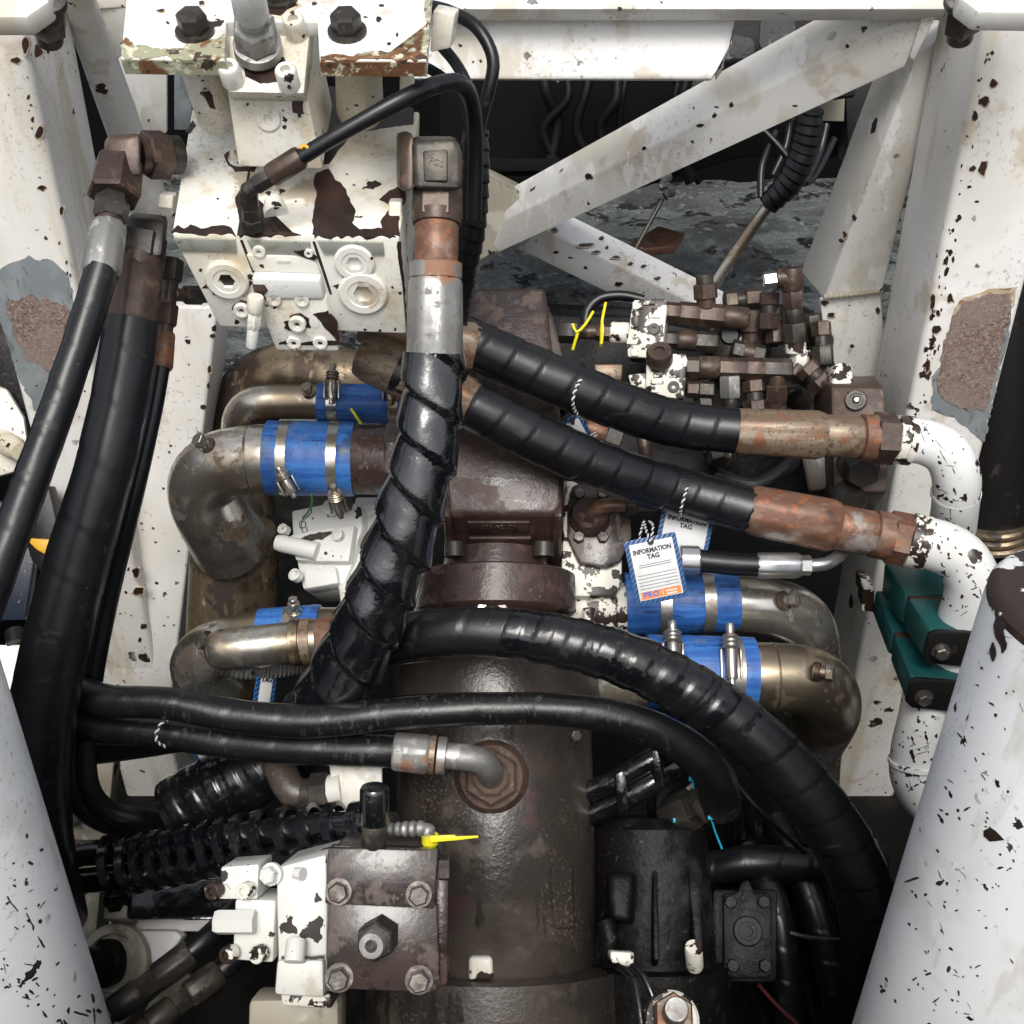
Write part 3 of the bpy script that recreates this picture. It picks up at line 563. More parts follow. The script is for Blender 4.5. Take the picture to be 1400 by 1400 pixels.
t = bigcyl('big white scratched ram barrel standing beside the thick left hose', (-228, 930, .84), (-12, 1500, 1.08), 203, 168, None)
sf = Surf(FIRST[t.name])
scratch(t, sf, rg, 62, lambda x, y: x > 1 and x < (y-985)*.36-6, [(30, 1210, 30), (50, 1300, 35), (20, 1350, 25), (60, 1370, 30), (95, 1390, 25), (40, 1260, 20), (45, 1180, 30), (12, 1330, 12)])

# ================================================================ white control manifold (upper left)
t = MAN = thing('control_manifold', 'white painted three section manifold block with large brown chip and screw plugs', 'manifold', (400, 380, 1.2))
hexa('body', [(262, 148, 1.235), (574, 152, 1.235), (546, 325, 1.12), (234, 320, 1.12)], [(305, 290, 1.40), (570, 290, 1.40), (556, 457, 1.20), (300, 447, 1.20)], 'cream', t, .003)
pt = plane((262, 148, 1.235), (546, 325, 1.12), (234, 320, 1.12)); pf = plane((234, 320, 1.12), (546, 325, 1.12), (300, 447, 1.20))
# section strips, seams and the proud middle section
for a, b in (((238, 324), (322, 326)), ((338, 327), (424, 329)), ((434, 328), (524, 330))):
    slab('label_strip', [a, b, (b[0]+2, b[1]+17), (a[0]+9, a[1]+17)], .004, 'strip', t, pf, .0006, lift=.003)
slab('middle_section', [(337, 346), (429, 349), (440, 372), (347, 369)], .02, 'cream', t, pf, .002, lift=.004)
slab('middle_section', [(347, 369), (440, 372), (446, 398), (352, 398)], .03, 'cleanwhite', t, pf, .003, lift=.016)
slab('middle_section', [(352, 399), (448, 400), (466, 471), (380, 470)], .04, 'cream', t, pf, .003, lift=.013)
pm = pf.off(.013)
decal('paint_chip', [(427, 428), (448, 424), (462, 445), (464, 468), (445, 448)], pm, 'chip', t, 1.5)
decal('paint_chip', [(382, 468), (400, 464), (412, 468), (440, 465), (464, 466), (465, 471), (381, 471)], pm, 'chip', t, .8)
decal('paint_chip', [(346, 390), (362, 390), (366, 398), (360, 404), (364, 409), (350, 409)], pm.off(.0035), 'chip', t, 1)
for x, y in ((375, 409), (413, 410), (402, 468), (438, 468)): plug(t, pm, x, y, 10, h=.003, name='cap_screw')
decal('paint_chip', blob(407, 441, 17, 13, 14), pm, 'chip', t, .5); plug(t, pm, 407, 441, 12, h=.006)
decal('paint_chip', [(402, 344), (424, 341), (434, 352), (430, 356), (412, 350)], pf.off(.004), 'chip', t, 1)
plug(t, pf.off(.004), 354, 344, 9, h=.002, name='cap_screw'); plug(t, pf.off(.004), 422, 346, 6, h=.002, name='cap_screw')
decal('paint_chip', blob(312, 386, 32, 20, 20), pf, 'chip', t, .4); plug(t, pf, 311, 381, 30, h=.006)
decal('paint_chip', blob(329, 419, 13, 8, 12), pf, 'chip', t, .4); plug(t, pf, 331, 422, 11, h=.006)
plug(t, pf, 485, 357, 28, h=.006); decal('paint_chip', blob(496, 398, 39, 26, 22), pf, 'chip', t, .6); plug(t, pf, 497, 398, 34, h=.007)
decal('paint_chip', [(543, 330), (548, 332), (557, 452), (553, 456), (548, 420), (546, 380)], pf, 'chip', t, 1.2)
for x0, y0, x1, y1 in ((330, 328, 347, 372), (429, 330, 470, 455)): slab('seam', [(x0-2, y0), (x0+2, y0), (x1+2, y1), (x1-2, y1)], .004, 'chip', t, pf, .0003, lift=.0008)
text(t, '7050XA', pf, 297, 350, 6, 'cream', rot=-.03, lift=.0006, ext=.0006); text(t, '25OS4X', pf.off(.004), 388, 357, 4, 'cream', lift=.0006, ext=.0006)
for x0, x1 in ((325, 331), (428, 432)): slab('seam', [(x0+14, 235), (x0+17, 235), (x1+2, 321), (x0-1, 321)], .004, 'chip', t, pt, .0003, lift=.0008)
# bare brown areas on the top face
decal('paint_chip', [(432, 236), (449, 230), (458, 246), (470, 255), (478, 272), (487, 290), (480, 304), (492, 314), (516, 312), (530, 318), (542, 324), (430, 323), (428, 290), (433, 262), (428, 250)], pt, 'chip', t, 1.8)
decal('paint_chip', [(524, 318), (520, 302), (530, 290), (546, 284), (545, 324)], pt, 'chip', t, 1.5)
decal('paint_chip', [(518, 275), (534, 262), (545, 255), (556, 250), (552, 282), (535, 280)], pt, 'chip', t, 1.5)
decal('paint_chip', [(235, 319), (243, 308), (253, 313), (262, 308), (275, 313), (290, 310), (306, 307), (318, 312), (322, 321)], pt, 'chip', t, 1.2)
decal('paint_chip', [(328, 322), (325, 290), (322, 272), (330, 255), (345, 262), (362, 290), (372, 318), (400, 318), (412, 322)], pt, 'chip', t, 1.2)
decal('paint_chip', [(306, 214), (318, 202), (332, 195), (340, 203), (336, 212), (352, 226), (348, 236), (322, 234), (312, 226)], pt, 'chip', t, 1)
decal('paint_chip', [(254, 180), (264, 165), (268, 172), (260, 182)], pt, 'chip', t, 1); decal('paint_chip', [(318, 157), (330, 158), (330, 170), (320, 166)], pt, 'chip', t, 1)
decal('paint_chip', [(446, 118), (470, 120), (468, 160), (520, 164), (548, 140), (566, 150), (566, 170), (482, 182), (450, 225), (440, 226), (450, 160)], pt, 'chip', t, 1)
bolt(t, pt.at(330, 217), pt.n, .011, .010, 'cream', True, 'plug', True); lathe('plug', pt.at(378, 296), pt.at(374, 276), [(0, .0125), (.5, .0125), (.55, .0105), (.95, .0105), (1, .008)], 24, 'cream', t, px=False)
for x, y in ((541, 290), (556, 118)): lathe('hex_plug', P(x-8, y, 1.15), P(x+10, y, 1.15), [(0, 17), (.1, 19), (.9, 19), (1, 17)], 6, 'cream', t)
lathe('hex_plug', P(240, 280, 1.17), P(221, 278, 1.17), [(0, 15), (.1, 17), (.9, 17), (1, 15)], 6, 'cream', t)
A, B = (350, 405, 1.14), (344, 474, 1.175); fit(t, A, B, [('bleed_plug', 0, .3, 11, 'cream'), ('bleed_plug', .3, .62, 10, 'hex', 'cream'), ('bleed_plug', .6, 1, 8, 'cleanwhite')])
# mounting pillars
tube('pillar', [(270, 86, 1.10), (297, 160, 1.185)], [26, 27], 'cream', t, n=28, cap=.5); tube('pillar', [(490, 86, 1.10), (492, 150, 1.18)], [32, 32], 'cream', t, n=28, cap=.5)
pp = facing(280, 125, 1.115, tx=-.6); decal('paint_chip', [(270, 108), (280, 106), (284, 120), (292, 135), (294, 146), (286, 145), (280, 132), (272, 126)], pp, 'chip', t, 1, lift=.0005)
# relief valve block in the notch
hexa('valve_block', [(310, 120, 1.075), (418, 122, 1.075), (442, 232, 1.115), (326, 228, 1.115)], [(322, 34, 1.15), (432, 34, 1.15), (455, 146, 1.21), (345, 180, 1.24)], 'cream', t, .003)
hexa('valve_flange', [(308, 40, 1.07), (424, 40, 1.07), (416, 128, 1.045), (312, 126, 1.045)], [(318, 52, 1.11), (430, 52, 1.11), (420, 140, 1.085), (316, 138, 1.085)], 'cream', t, .003)
pv = plane((308, 40, 1.07), (424, 40, 1.07), (312, 126, 1.045)); pb = plane((310, 120, 1.075), (418, 122, 1.075), (326, 228, 1.115))
decal('paint_chip', [(328, 80), (388, 78), (394, 96), (386, 112), (356, 114), (350, 100), (336, 104)], pv, 'chip', t, 1.2); decal('paint_chip', [(400, 140), (406, 131), (414, 138), (416, 156), (400, 153)], pb, 'chip', t, 1)
for x, y in ((319, 112), (396, 117), (406, 48)): lathe('cap_screw', pv.at(x, y), pv.at(x, y, .022), [(0, .0105), (.9, .0105), (1, .009), (1, .005), (.7, .005)], 20, 'cream', t, px=False)
plug(t, pb, 367, 162, 17, h=.003)
A, B = (354, 72, 1.055), (336, -22, .97); fit(t, A, B, [('lock_nut', .02, .16, 33, 'zinc'), ('lock_nut', .16, .44, 31, 'hex', 'zinc'), ('stem', .4, .58, 17, 'strip'), ('adjuster_cap', .56, 1, 24, 'cleanwhite'), ('adjuster_knob', .93, 1.12, 17, 'zinc')])

# bracket plate over the manifold
t = thing('bracket_plate', 'white notched bracket plate with corroded edge bolted over the manifold', 'plate', (380, 60, 1.1))
pk = plane((165, 82, 1.02), (585, 84, 1.02), (175, -20, 1.09))
slab('plate', [(178, -60), (593, -60), (583, 83), (437, 83), (434, 30), (309, 30), (308, 82), (165, 80)], .016, 'cleanwhite', t, pk, .0012)
decal('corroded_edge', [(165, 60), (172, 52), (185, 64), (205, 62), (225, 68), (248, 66), (262, 62), (290, 56), (308, 50), (308, 81), (166, 79)], pk, 'edge_rust', t, 2.5)
decal('corroded_edge', [(437, 78), (455, 74), (480, 76), (520, 70), (560, 76), (578, 70), (582, 0), (586, -30), (591, -30), (584, 82), (438, 82)], pk, 'edge_rust', t, 2)
slab('corroded_edge', [(165, 80), (308, 82), (308, 83), (165, 81)], .0145, 'edge_rust', t, pk, 0, lift=-.001, dirv=-pk.n); slab('corroded_edge', [(437, 83), (583, 83.5), (583, 84.5), (437, 84)], .0145, 'edge_rust', t, pk, 0, lift=-.001)
for x, y in ((267, 40), (475, 40), (382, -6)): bolt(t, pk.at(x, y+5), pk.n, .0145, .021, 'fitdark', True)
chipset(t, pk, [(220, 15, 5, 2), (229, 32, 3, 2), (276, 5, 5, 3), (518, 27, 3, 4), (532, 60, 3, 2), (522, 8, 4, 2), (430, 5, 4, 2), (500, 24, 3, 1), (380, 8, 24, 14), (543, 48, 2, 3)])
slab('side_tab', [(592, 14, 1.12), (622, 20, 1.12), (616, 66, 1.14), (588, 72, 1.14)], .03, 'cream', t, bevel=.002)

# ================================================================ pressure gauge line: thin hose over the manifold to the cable bundle
t = thing('gauge_hose', 'thin black hose with brown crimped end crossing the manifold top', 'hose', (345, 300, 1.1))
fit(t, (346, 312, 1.115), (340, 262, 1.08), [('adapter', 0, .3, 15, 'hex', 'fitdark'), ('adapter', .28, .6, 12, 'fitdark'), ('adapter', .55, 1.05, 13, 'hex', 'fitdark')])
fit(t, (336, 262, 1.075), (412, 214, 1.06), [('adapter', 0, .2, 11, 'fitdark'), ('nut', .18, .48, 14, 'hex', 'fitdark'), ('ferrule', .44, 1, 16, 'crimp', 'fitbrown')])
tube('hose', [(400, 222, 1.06), (470, 180, 1.05), (550, 136, 1.05), (600, 115, 1.07), (632, 116, 1.10), (646, 145, 1.14), (650, 200, 1.18), (648, 300, 1.22)], [11, 11, 12, 12, 12, 11], 'rubber', t, n=18)
tube('clip', [(410, 203, 1.05), (416, 199, 1.05), (422, 203, 1.05)], 3, 'amber', t, n=8)

# ================================================================ cable bundle right of the manifold
def cable(label, pts, r, mat='rubber', group='black cables entering the spiral wrapped bundle', name='cable', n=16):
    t = tube(name, pts, r, mat, None, n=n); return setp(t, label, 'cable', group)
cable('black cable looping from behind the bracket plate down into the wrapped bundle', [(580, 8, 1.2), (612, 15, 1.18), (652, 38, 1.16), (674, 80, 1.16), (668, 125, 1.17), (655, 175, 1.19), (650, 260, 1.22)], 9)
cable('black cable from the bracket side tab curving into the wrapped bundle', [(596, 55, 1.2), (622, 85, 1.19), (640, 120, 1.18), (652, 170, 1.20), (652, 260, 1.22)], 8)
cable('dark green cable passing under the bracket plate into the wrapped bundle', [(570, 86, 1.2), (600, 102, 1.19), (630, 130, 1.19), (644, 180, 1.20), (644, 260, 1.22)], 7, 'darkgreenhose')
t = thing('wrapped_bundle', 'vertical cable bundle in black spiral wrap behind the big brown elbow', 'cable bundle', (636, 390, 1.3))
tube('spiral_wrap', [(650, 178, 1.205), (650, 240, 1.22), (645, 310, 1.25), (632, 380, 1.30), (622, 440, 1.36)], [17, 18, 18, 17, 16], 'rubber', t, n=28, wrap=('saw', .016, .0022, 1))

# ================================================================ left hose assemblies
t = thing('hose_assembly', 'black hose with grey crimp and brown elbow running out past the left post', 'hose', (20, 700, 1.0))
fit(t, (242, 212, 1.16), (186, 212, 1.13), [('union', -.05, .3, 26, 'fitdark'), ('union_nut', .25, .8, 33, 'hex', 'fitbrown'), ('collar', .75, 1, 26, 'fitbrown')])
hexa('elbow', [(143, 186, 1.08), (192, 181, 1.08), (192, 242, 1.08), (140, 236, 1.08)], [(150, 186, 1.15), (194, 184, 1.15), (192, 240, 1.15), (146, 234, 1.15)], 'fitbrown', t, .006)
fit(t, (163, 222, 1.10), (138, 376, 1.05), [('nut', 0, .32, 33, 37, 'hex', 'fitbrown', 'turn'), ('reducer_nut', .32, .52, 23, 'hex', 'fitdark'), ('neck', .5, .6, 17, 'fitbrown'), ('ferrule', .57, 1, 24, 26, 'crimp', 'zinc')])
tube('hose', [(140, 366, 1.05), (118, 440, 1.04), (85, 540, 1.03), (45, 650, 1.02), (5, 760, 1.01), (-40, 880, 1.0)], [22, 22, 23, 24, 25, 26], 'rubber', t, n=28, wrap=('seam', .045, .0005, 1))
t = thing('hose_assembly', 'thickest black wrapped hose with brown crimp hanging left of the inner post', 'hose', (60, 1100, 1.2))
hexa('adapter', [(172, 296, 1.14), (226, 300, 1.14), (222, 352, 1.13), (165, 345, 1.13)], [(178, 290, 1.22), (230, 294, 1.22), (226, 345, 1.22), (172, 338, 1.22)], 'fitdark', t, .006)
fit(t, (195, 322, 1.15), (178, 444, 1.13), [('nut', 0, .3, 33, 'hex', 'fitdark'), ('neck', .25, .42, 31, 'fitbrown'), ('ferrule', .36, 1, 34, 35, 'crimp', 'fitbrown')])
tube('hose', [(180, 436, 1.13), (168, 520, 1.13), (143, 640, 1.13), (108, 760, 1.14), (72, 900, 1.15), (52, 1020, 1.17), (50, 1140, 1.2), (70, 1260, 1.25)], [36, 37, 39, 42, 44, 46, 47, 47], 'rubber', t, n=36, wrap=('seam', .062, .0006, 1))
t = thing('hose_assembly', 'slim black hose with rusty tee fitting curling under the bundle at the lower left', 'hose', (215, 1125, 1.3))
fit(t, (237, 352, 1.22), (219, 504, 1.20), [('cap_nut', .02, .22, 15, 'hex', 'fitdark'), ('tee', .2, .46, 11, 'fitbrown'), ('nut', .43, .62, 15, 'hex', 'fitbrown'), ('neck', .6, .72, 11, 'fitbrown'), ('ferrule', .68, 1, 15, 17, 'crimp', 'rust')])
fit(t, (238, 403, 1.21), (282, 404, 1.24), [('tee_branch', 0, .3, 9, 'fitbrown'), ('branch_nut', .3, .85, 13, 'hex', 'fitdark'), ('branch_nut', .8, 1.2, 10, 'fitdark')])
tube('hose', [(221, 496, 1.20), (208, 570, 1.20), (180, 690, 1.21), (150, 810, 1.23), (128, 920, 1.24), (118, 1010, 1.25), (122, 1075, 1.26), (148, 1108, 1.28), (190, 1120, 1.30), (226, 1126, 1.33)], [12, 12, 13, 14, 14, 14, 14, 14, 15, 15], 'rubber', t, n=24)
setp(tube('hose', [(204, 300, 1.25), (204, 430, 1.23), (198, 540, 1.22), (172, 670, 1.22), (140, 800, 1.23), (112, 920, 1.24), (98, 1010, 1.25), (100, 1080, 1.26), (130, 1118, 1.29), (180, 1136, 1.33)], [8, 9, 12, 13, 14, 14, 14, 14, 14], 'rubber', None, n=24), 'plain slim black hose squeezed between the thickest hose and the tee hose', 'hose')

# ================================================================ centre: gear case, collar, drum and end flange of one drive housing
# its axis runs down the picture and tips towards the viewer, as the shallow arcs of collar and drum show
TIP = R(13); AX = D(0, math.cos(TIP), -math.sin(TIP)); AN = D(0, -math.sin(TIP), -math.cos(TIP))
AO = P(676, 1050, 1.40)
def axis(py, xc=None):
    """point of the axis seen at picture row py"""
    v = (py-700)/FOC; r = FW - UP*v; n = r.cross(RT).normalized(); k = (CAM-AO).dot(n)/AX.dot(n); return AO + AX*k
def row(q): v = q-CAM; return 700 - FOC*v.dot(UP)/v.dot(FW)
def srow(py, r):
    """axis point whose surface, r above it, shows at picture row py"""
    a, b = -2., 1.5
    for _ in range(50):
        m = (a+b)/2
        if row(AO + AX*m + AN*r) < py: a = m
        else: b = m
    return AO + AX*a
def yl(name, prof, mat, parent, n=72, shift=0.):
    c = [srow(py, r) + RT*shift for py, r in prof]; A, B = c[0], c[-1]; L = (B-A).length
    return lathe(name, A, B, [((q-A).length/L, r) for q, (py, r) in zip(c, prof)], n, mat, parent, px=False)
t = HOU = thing('pump_housing', 'dark brown oily pump drive housing lying lengthwise under the hoses', 'housing', (676, 1200, 1.5))
cs = lambda pts, k: [axis(y) + AN*k + RT*((x-676)*S((axis(y)-CAM).dot(FW)-k)) for x, y in pts]
hexa('gear_case', cs([(646, 415), (744, 415), (772, 640), (769, 716), (612, 716), (602, 640)], .055), cs([(646, 415), (744, 415), (775, 640), (762, 772), (622, 772), (606, 640)], -.09), 'brown', t, .008, seg=3)
q = cs([(612, 716), (769, 716)], .055) + cs([(622, 772)], -.09); pg = Plane(*q); ptop = Plane(*cs([(612, 716), (769, 716), (646, 415)], .055))
slab('number_plate', [(639, 712), (724, 712), (724, 726), (639, 726)], .006, 'brown', t, pg, .001, lift=.003)
text(t, 'K5C4 S37', pg.off(.003), 681, 719.5, 8.5, 'platebrown', rot=0, lift=.0005, ext=.0012, flip=True)
slab('boss', [(640, 733), (727, 733), (718, 752), (700, 770), (668, 770), (646, 752)], .01, 'brown', t, pg, .003, lift=.004)
slab('boss', [(652, 748), (706, 748), (706, 772), (652, 772)], .02, 'brown', t, pg, .003, lift=.016)
slab('rib', [(607, 700), (616, 702), (628, 775), (610, 775)], .03, 'brown', t, pg, .003, lift=.006); slab('rib', [(757, 702), (768, 700), (768, 775), (752, 775)], .03, 'brown', t, pg, .003, lift=.006)
lathe('bolt', pg.at(683, 752), pg.at(682, 742, .030), [(0, .0115), (.85, .0115), (1, .009)], 24, 'boltdark', t, px=False)
for x in (621, 743):
    q = cs([(x, 772), (x, 752)], .055); lathe('bolt', q[0], q[1], [(0, .013), (.9, .013), (1, .011)], 24, 'fitdark', t, px=False)
yl('drive_collar', [(768, .092), (767, .102), (769, .106), (820, .107), (824, .1045), (836, .09)], 'brown', t)
yl('neck', [(742, .066), (778, .072), (835, .075), (905, .078)], 'brown', t)
n0 = srow(846, .078) + AN*.078; lathe('lifting_eye', n0 + RT*-.002 - AX*.004, n0 + RT*-.002 - AX*.004 + AN*.022, [(0, .022), (.8, .022), (1, .019), (1, .012), (.6, .012)], 28, 'steel', t, px=False)
yl('front_flange', [(900, .122), (902, .134), (946, .136), (951, .130)], 'casting', t)
yl('bearing_cover', [(856, .085), (860, .098), (902, .100)], 'casting', t)
o = yl('drum', [(948, .120), (960, .124), (1334, .128), (1341, .124)], 'casting', t, n=96); SD = Surf(o)
yl('end_flange', [(1345, .146), (1341, .156), (1347, .160), (1480, .163)], 'casting', t, n=96)
def pad(pts, lift, mat, name='pad'):
    A = [SD.at(x, y) + AN*lift for x, y in pts]; return hexa(name, A, [q - AN*.05 for q in A], mat, t, .005, seg=3)
pad([(754, 1182), (783, 1182), (786, 1270), (756, 1270)], .007, 'casting'); pad([(641, 1306), (673, 1306), (675, 1338), (641, 1340)], .012, 'flaking')
pad([(560, 930), (620, 918), (640, 950), (560, 958)], .02, 'casting', 'saddle') if SD.at(560, 930) else None
bolt(t, SD.at(786, 1006), AN + RT*.5, .007, .006, 'steel', False)

# second dark housing beside it
t = thing('gear_housing', 'cast gear housing coloured dark for the shade beside the pump drum', 'housing', (890, 1250, 1.5))
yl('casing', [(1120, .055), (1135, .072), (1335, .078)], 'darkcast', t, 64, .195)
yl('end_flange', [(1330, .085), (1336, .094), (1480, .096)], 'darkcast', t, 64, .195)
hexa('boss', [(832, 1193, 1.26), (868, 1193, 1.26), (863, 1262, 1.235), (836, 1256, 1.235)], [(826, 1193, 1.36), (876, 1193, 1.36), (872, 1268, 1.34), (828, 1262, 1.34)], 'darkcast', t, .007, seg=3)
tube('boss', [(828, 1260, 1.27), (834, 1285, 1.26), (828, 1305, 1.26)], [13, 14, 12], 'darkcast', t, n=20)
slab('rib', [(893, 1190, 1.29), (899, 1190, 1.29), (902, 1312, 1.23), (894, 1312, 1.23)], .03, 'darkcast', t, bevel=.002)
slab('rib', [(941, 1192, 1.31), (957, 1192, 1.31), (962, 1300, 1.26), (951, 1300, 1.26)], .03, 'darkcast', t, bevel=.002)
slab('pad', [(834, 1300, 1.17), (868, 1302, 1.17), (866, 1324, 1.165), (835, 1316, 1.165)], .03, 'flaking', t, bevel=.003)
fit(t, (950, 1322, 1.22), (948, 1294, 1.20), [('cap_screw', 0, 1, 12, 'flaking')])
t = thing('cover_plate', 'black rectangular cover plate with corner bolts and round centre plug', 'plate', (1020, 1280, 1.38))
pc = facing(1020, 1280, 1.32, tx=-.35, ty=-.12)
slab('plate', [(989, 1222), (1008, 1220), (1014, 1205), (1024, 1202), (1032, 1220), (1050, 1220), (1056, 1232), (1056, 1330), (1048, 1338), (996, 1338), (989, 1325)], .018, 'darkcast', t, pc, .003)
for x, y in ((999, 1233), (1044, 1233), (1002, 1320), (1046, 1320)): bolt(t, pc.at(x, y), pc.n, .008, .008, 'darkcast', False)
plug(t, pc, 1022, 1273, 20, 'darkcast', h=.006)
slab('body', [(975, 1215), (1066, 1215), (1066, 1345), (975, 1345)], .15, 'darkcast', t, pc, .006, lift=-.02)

# valve cover plate on the drum, with its white pilot valve
t = thing('valve_cover', 'brown two piece valve cover plate with four hex bolts and a centre port', 'valve', (525, 1290, 1.08))
pk = facing(525, 1255, .985, tx=-.18, ty=.05)
slab('lower_plate', [(448, 1232), (598, 1236), (602, 1352), (590, 1358), (445, 1352)], .035, 'platebrown', t, pk, .0025)
slab('upper_plate', [(450, 1158), (599, 1161), (594, 1241), (445, 1234)], .032, 'platebrown', t, pk, .0015, lift=.006)
slab('gasket', [(592, 1180), (614, 1182), (612, 1354), (596, 1360), (588, 1356)], .05, 'brown', t, pk, .003, lift=-.02)
slab('body', [(452, 1162), (600, 1164), (602, 1350), (450, 1346)], .20, 'casting', t, pk, .004, lift=-.03)
for x, y in ((464, 1217), (573, 1221)): bolt(t, pk.at(x, y, .006), pk.n, .0092, .012, 'boltdark', True)
for x, y in ((464, 1336), (573, 1339)): bolt(t, pk.at(x, y), pk.n, .0098, .013, 'boltdark', True)
A, B = pk.at(522, 1276), pk.at(512, 1281, .040)
lathe('port_nut', A, A.lerp(B, .7), [(0, .0165), (.08, .0175), (.92, .0175), (1, .0155)], 6, 'fitdark', t, px=False)
lathe('port_ring', A, B, [(.6, .0115), (.95, .0115), (1, .0105), (1, .0055), (.7, .005)], 28, 'zinc', t, px=False)
fit(t, (511, 1158, 1.0), (512, 1076, .99), [('adapter', 0, .42, 17, 'fitdark'), ('rubber_cap', .4, 1, 20, 'oilrubber')])
lathe('side_plug', pk.at(600, 1190), pk.at(614, 1190), [(0, .009), (1, .009)], 6, 'boltdark', t, px=False)
t = thing('elbow_fitting', 'small rusty pipe elbow above the valve cover plate', 'fitting', (580, 1150, 1.03))
tube('elbow', [(532, 1134, 1.04), (565, 1133, 1.03), (582, 1134, 1.025), (588, 1146, 1.025), (588, 1165, 1.03)], [8, 10, 10, 9, 9], 'zinc', t, n=16, wrap=('rib', .008, .0008, 0))
t = thing('cable_tie', 'bright yellow cable tie fastened round the small rusty elbow', 'cable tie', (600, 1147, 1.02))
lathe('loop', P(588, 1142, 1.022), P(588, 1152, 1.024), [(0, 11.5), (1, 11.5)], 20, 'yellow', t)
slab('tail', [(588, 1143), (622, 1142), (623, 1144), (654, 1143), (654, 1145.5), (624, 1149), (588, 1152)], .003, 'yellow', t, facing(600, 1147, 1.005), .0005)
t = thing('pilot_valve', 'white painted pilot valve block with hex adjuster left of the brown cover plate', 'valve', (380, 1270, 1.1))
pw = facing(390, 1260, 1.04, tx=-.15)
slab('body', [(378, 1186), (446, 1168), (448, 1232), (446, 1360), (376, 1356), (380, 1305), (378, 1240)], .10, 'cleanwhite', t, pw, .003)
slab('side_block', [(304, 1184), (356, 1180), (354, 1228), (301, 1228)], .06, 'cleanwhite', t, pw, .002, lift=.006)
slab('side_block', [(322, 1228), (378, 1230), (374, 1316), (318, 1312)], .06, 'cleanwhite', t, pw, .003, lift=.002)
slab('foot_block', [(382, 1308), (445, 1308), (446, 1360), (378, 1356)], .06, 'cleanwhite', t, pw, .004, lift=.012)
decal('paint_chip', [(384, 1307), (400, 1309), (444, 1307), (442, 1311), (386, 1311)], pw.off(.012), 'chip', t, .8)
lathe('adjuster', pw.at(352, 1257, .012), pw.at(298, 1257, .012), [(0, .0115), (.9, .0115), (1, .010), (1, .006), (.93, .006)], 6, 'cleanwhite', t, px=False)
for x, y in ((302, 1214), (345, 1214), (322, 1300), (362, 1300)):
    lathe('cap_screw', pw.at(x-2, y, .006), pw.at(x-8, y+1, .016), [(0, .008), (.9, .008), (1, .007), (1, .004), (.7, .004)], 18, 'flaking', t, px=False)
bolt(t, pw.at(372, 1195), pw.n + Vector((-.3, 0, 0)), .0085, .012, 'cleanwhite', True)
lathe('cap_screw', pw.at(404, 1192, .004), pw.at(416, 1193, .008), [(0, .005), (1, .006)], 16, 'cleanwhite', t, px=False)
lathe('cap_screw', pw.at(408, 1308, .02), pw.at(409, 1280, .012), [(0, .0095), (.9, .0095), (1, .0085)], 24, 'cleanwhite', t, px=False)
slab('lower_flange', [(380, 1362), (450, 1364), (452, 1384), (382, 1380)], .08, 'flaking', t, pw, .003, lift=-.01)
slab('lower_flange', [(322, 1388), (452, 1386), (452, 1460), (320, 1450)], .05, 'tanpaint', t, pw, .006, lift=-.05)
t = thing('port_block', 'plain white painted port block beneath the hose with the zinc elbow', 'block', (490, 1080, 1.2))
hexa('body', [(450, 1040, 1.23), (523, 1040, 1.23), (523, 1112, 1.22), (455, 1112, 1.22)], [(450, 1040, 1.33), (523, 1040, 1.33), (523, 1112, 1.32), (455, 1112, 1.32)], 'plainwhite', t, .003)
lathe('port_ring', (468, 1078, 1.235), (444, 1082, 1.235), [(0, 24), (.4, 22), (1, 20)], 28, 'plainwhite', t)
t = thing('hose_end', 'brown swivel elbow hose end plugged into the plain white port block', 'fitting', (420, 1080, 1.2))
fit(t, (452, 1080, 1.235), (410, 1086, 1.24), [('swivel_nut', 0, .6, 26, 'hex', 'fitdark'), ('neck', .5, 1.1, 21, 'fitdark')])
tube('elbow', [(420, 1086, 1.24), (400, 1082, 1.24), (388, 1062, 1.25), (378, 1040, 1.26)], [20, 22, 22, 22], 'casting', t, n=20)

# ================================================================ centre hose: elbow, rusty pipe, zinc ferrule, oily wrapped hose
t = thing('hose_assembly', 'large oil soaked spiral wrapped hose hanging from the dark brown elbow', 'hose', (460, 960, 1.28))
hexa('flange', [(546, 184, 1.09), (562, 180, 1.085), (566, 190, 1.085), (566, 256, 1.085), (558, 264, 1.085), (546, 258, 1.09)], [(542, 182, 1.18), (558, 178, 1.18), (562, 190, 1.18), (562, 256, 1.18), (556, 262, 1.18), (542, 256, 1.18)], 'fitbrown', t, .004)
hexa('elbow', [(562, 192, 1.08), (622, 190, 1.08), (632, 205, 1.085), (632, 260, 1.085), (566, 258, 1.08)], [(562, 186, 1.17), (622, 186, 1.17), (630, 200, 1.17), (630, 256, 1.16), (566, 254, 1.16)], 'fitdark', t, .007, seg=3)
pe = facing(600, 225, 1.08); slab('cast_panel', [(578, 206), (612, 204), (612, 248), (580, 248)], .006, 'fitdark', t, pe, .002, lift=.0015)
text(t, 'FGS', pe.off(.0015), 596, 222, 9, 'fitdark', rot=-.3, lift=.0005, ext=.0007)
fit(t, (598, 254, 1.115), (596, 372, 1.11), [('nut', 0, .42, 34, 35, 'hex', 'fitbrown'), ('nut_skirt', .3, .46, 34, 33, 'fitbrown'), ('pipe', .42, 1, 30, 'rust')])
fit(t, (596, 358, 1.11), (594, 496, 1.12), [('ferrule_collar', 0, .17, 36, 'zinc'), ('ferrule', .14, 1, 37, 39, 'crimp', 'zinc')])
pz = facing(594, 470, 1.083)
HP = [(592, 478, 1.12), (591, 540, 1.125), (582, 620, 1.135), (561, 700, 1.15), (530, 790, 1.17), (492, 880, 1.20), (448, 960, 1.25), (395, 1025, 1.32)]
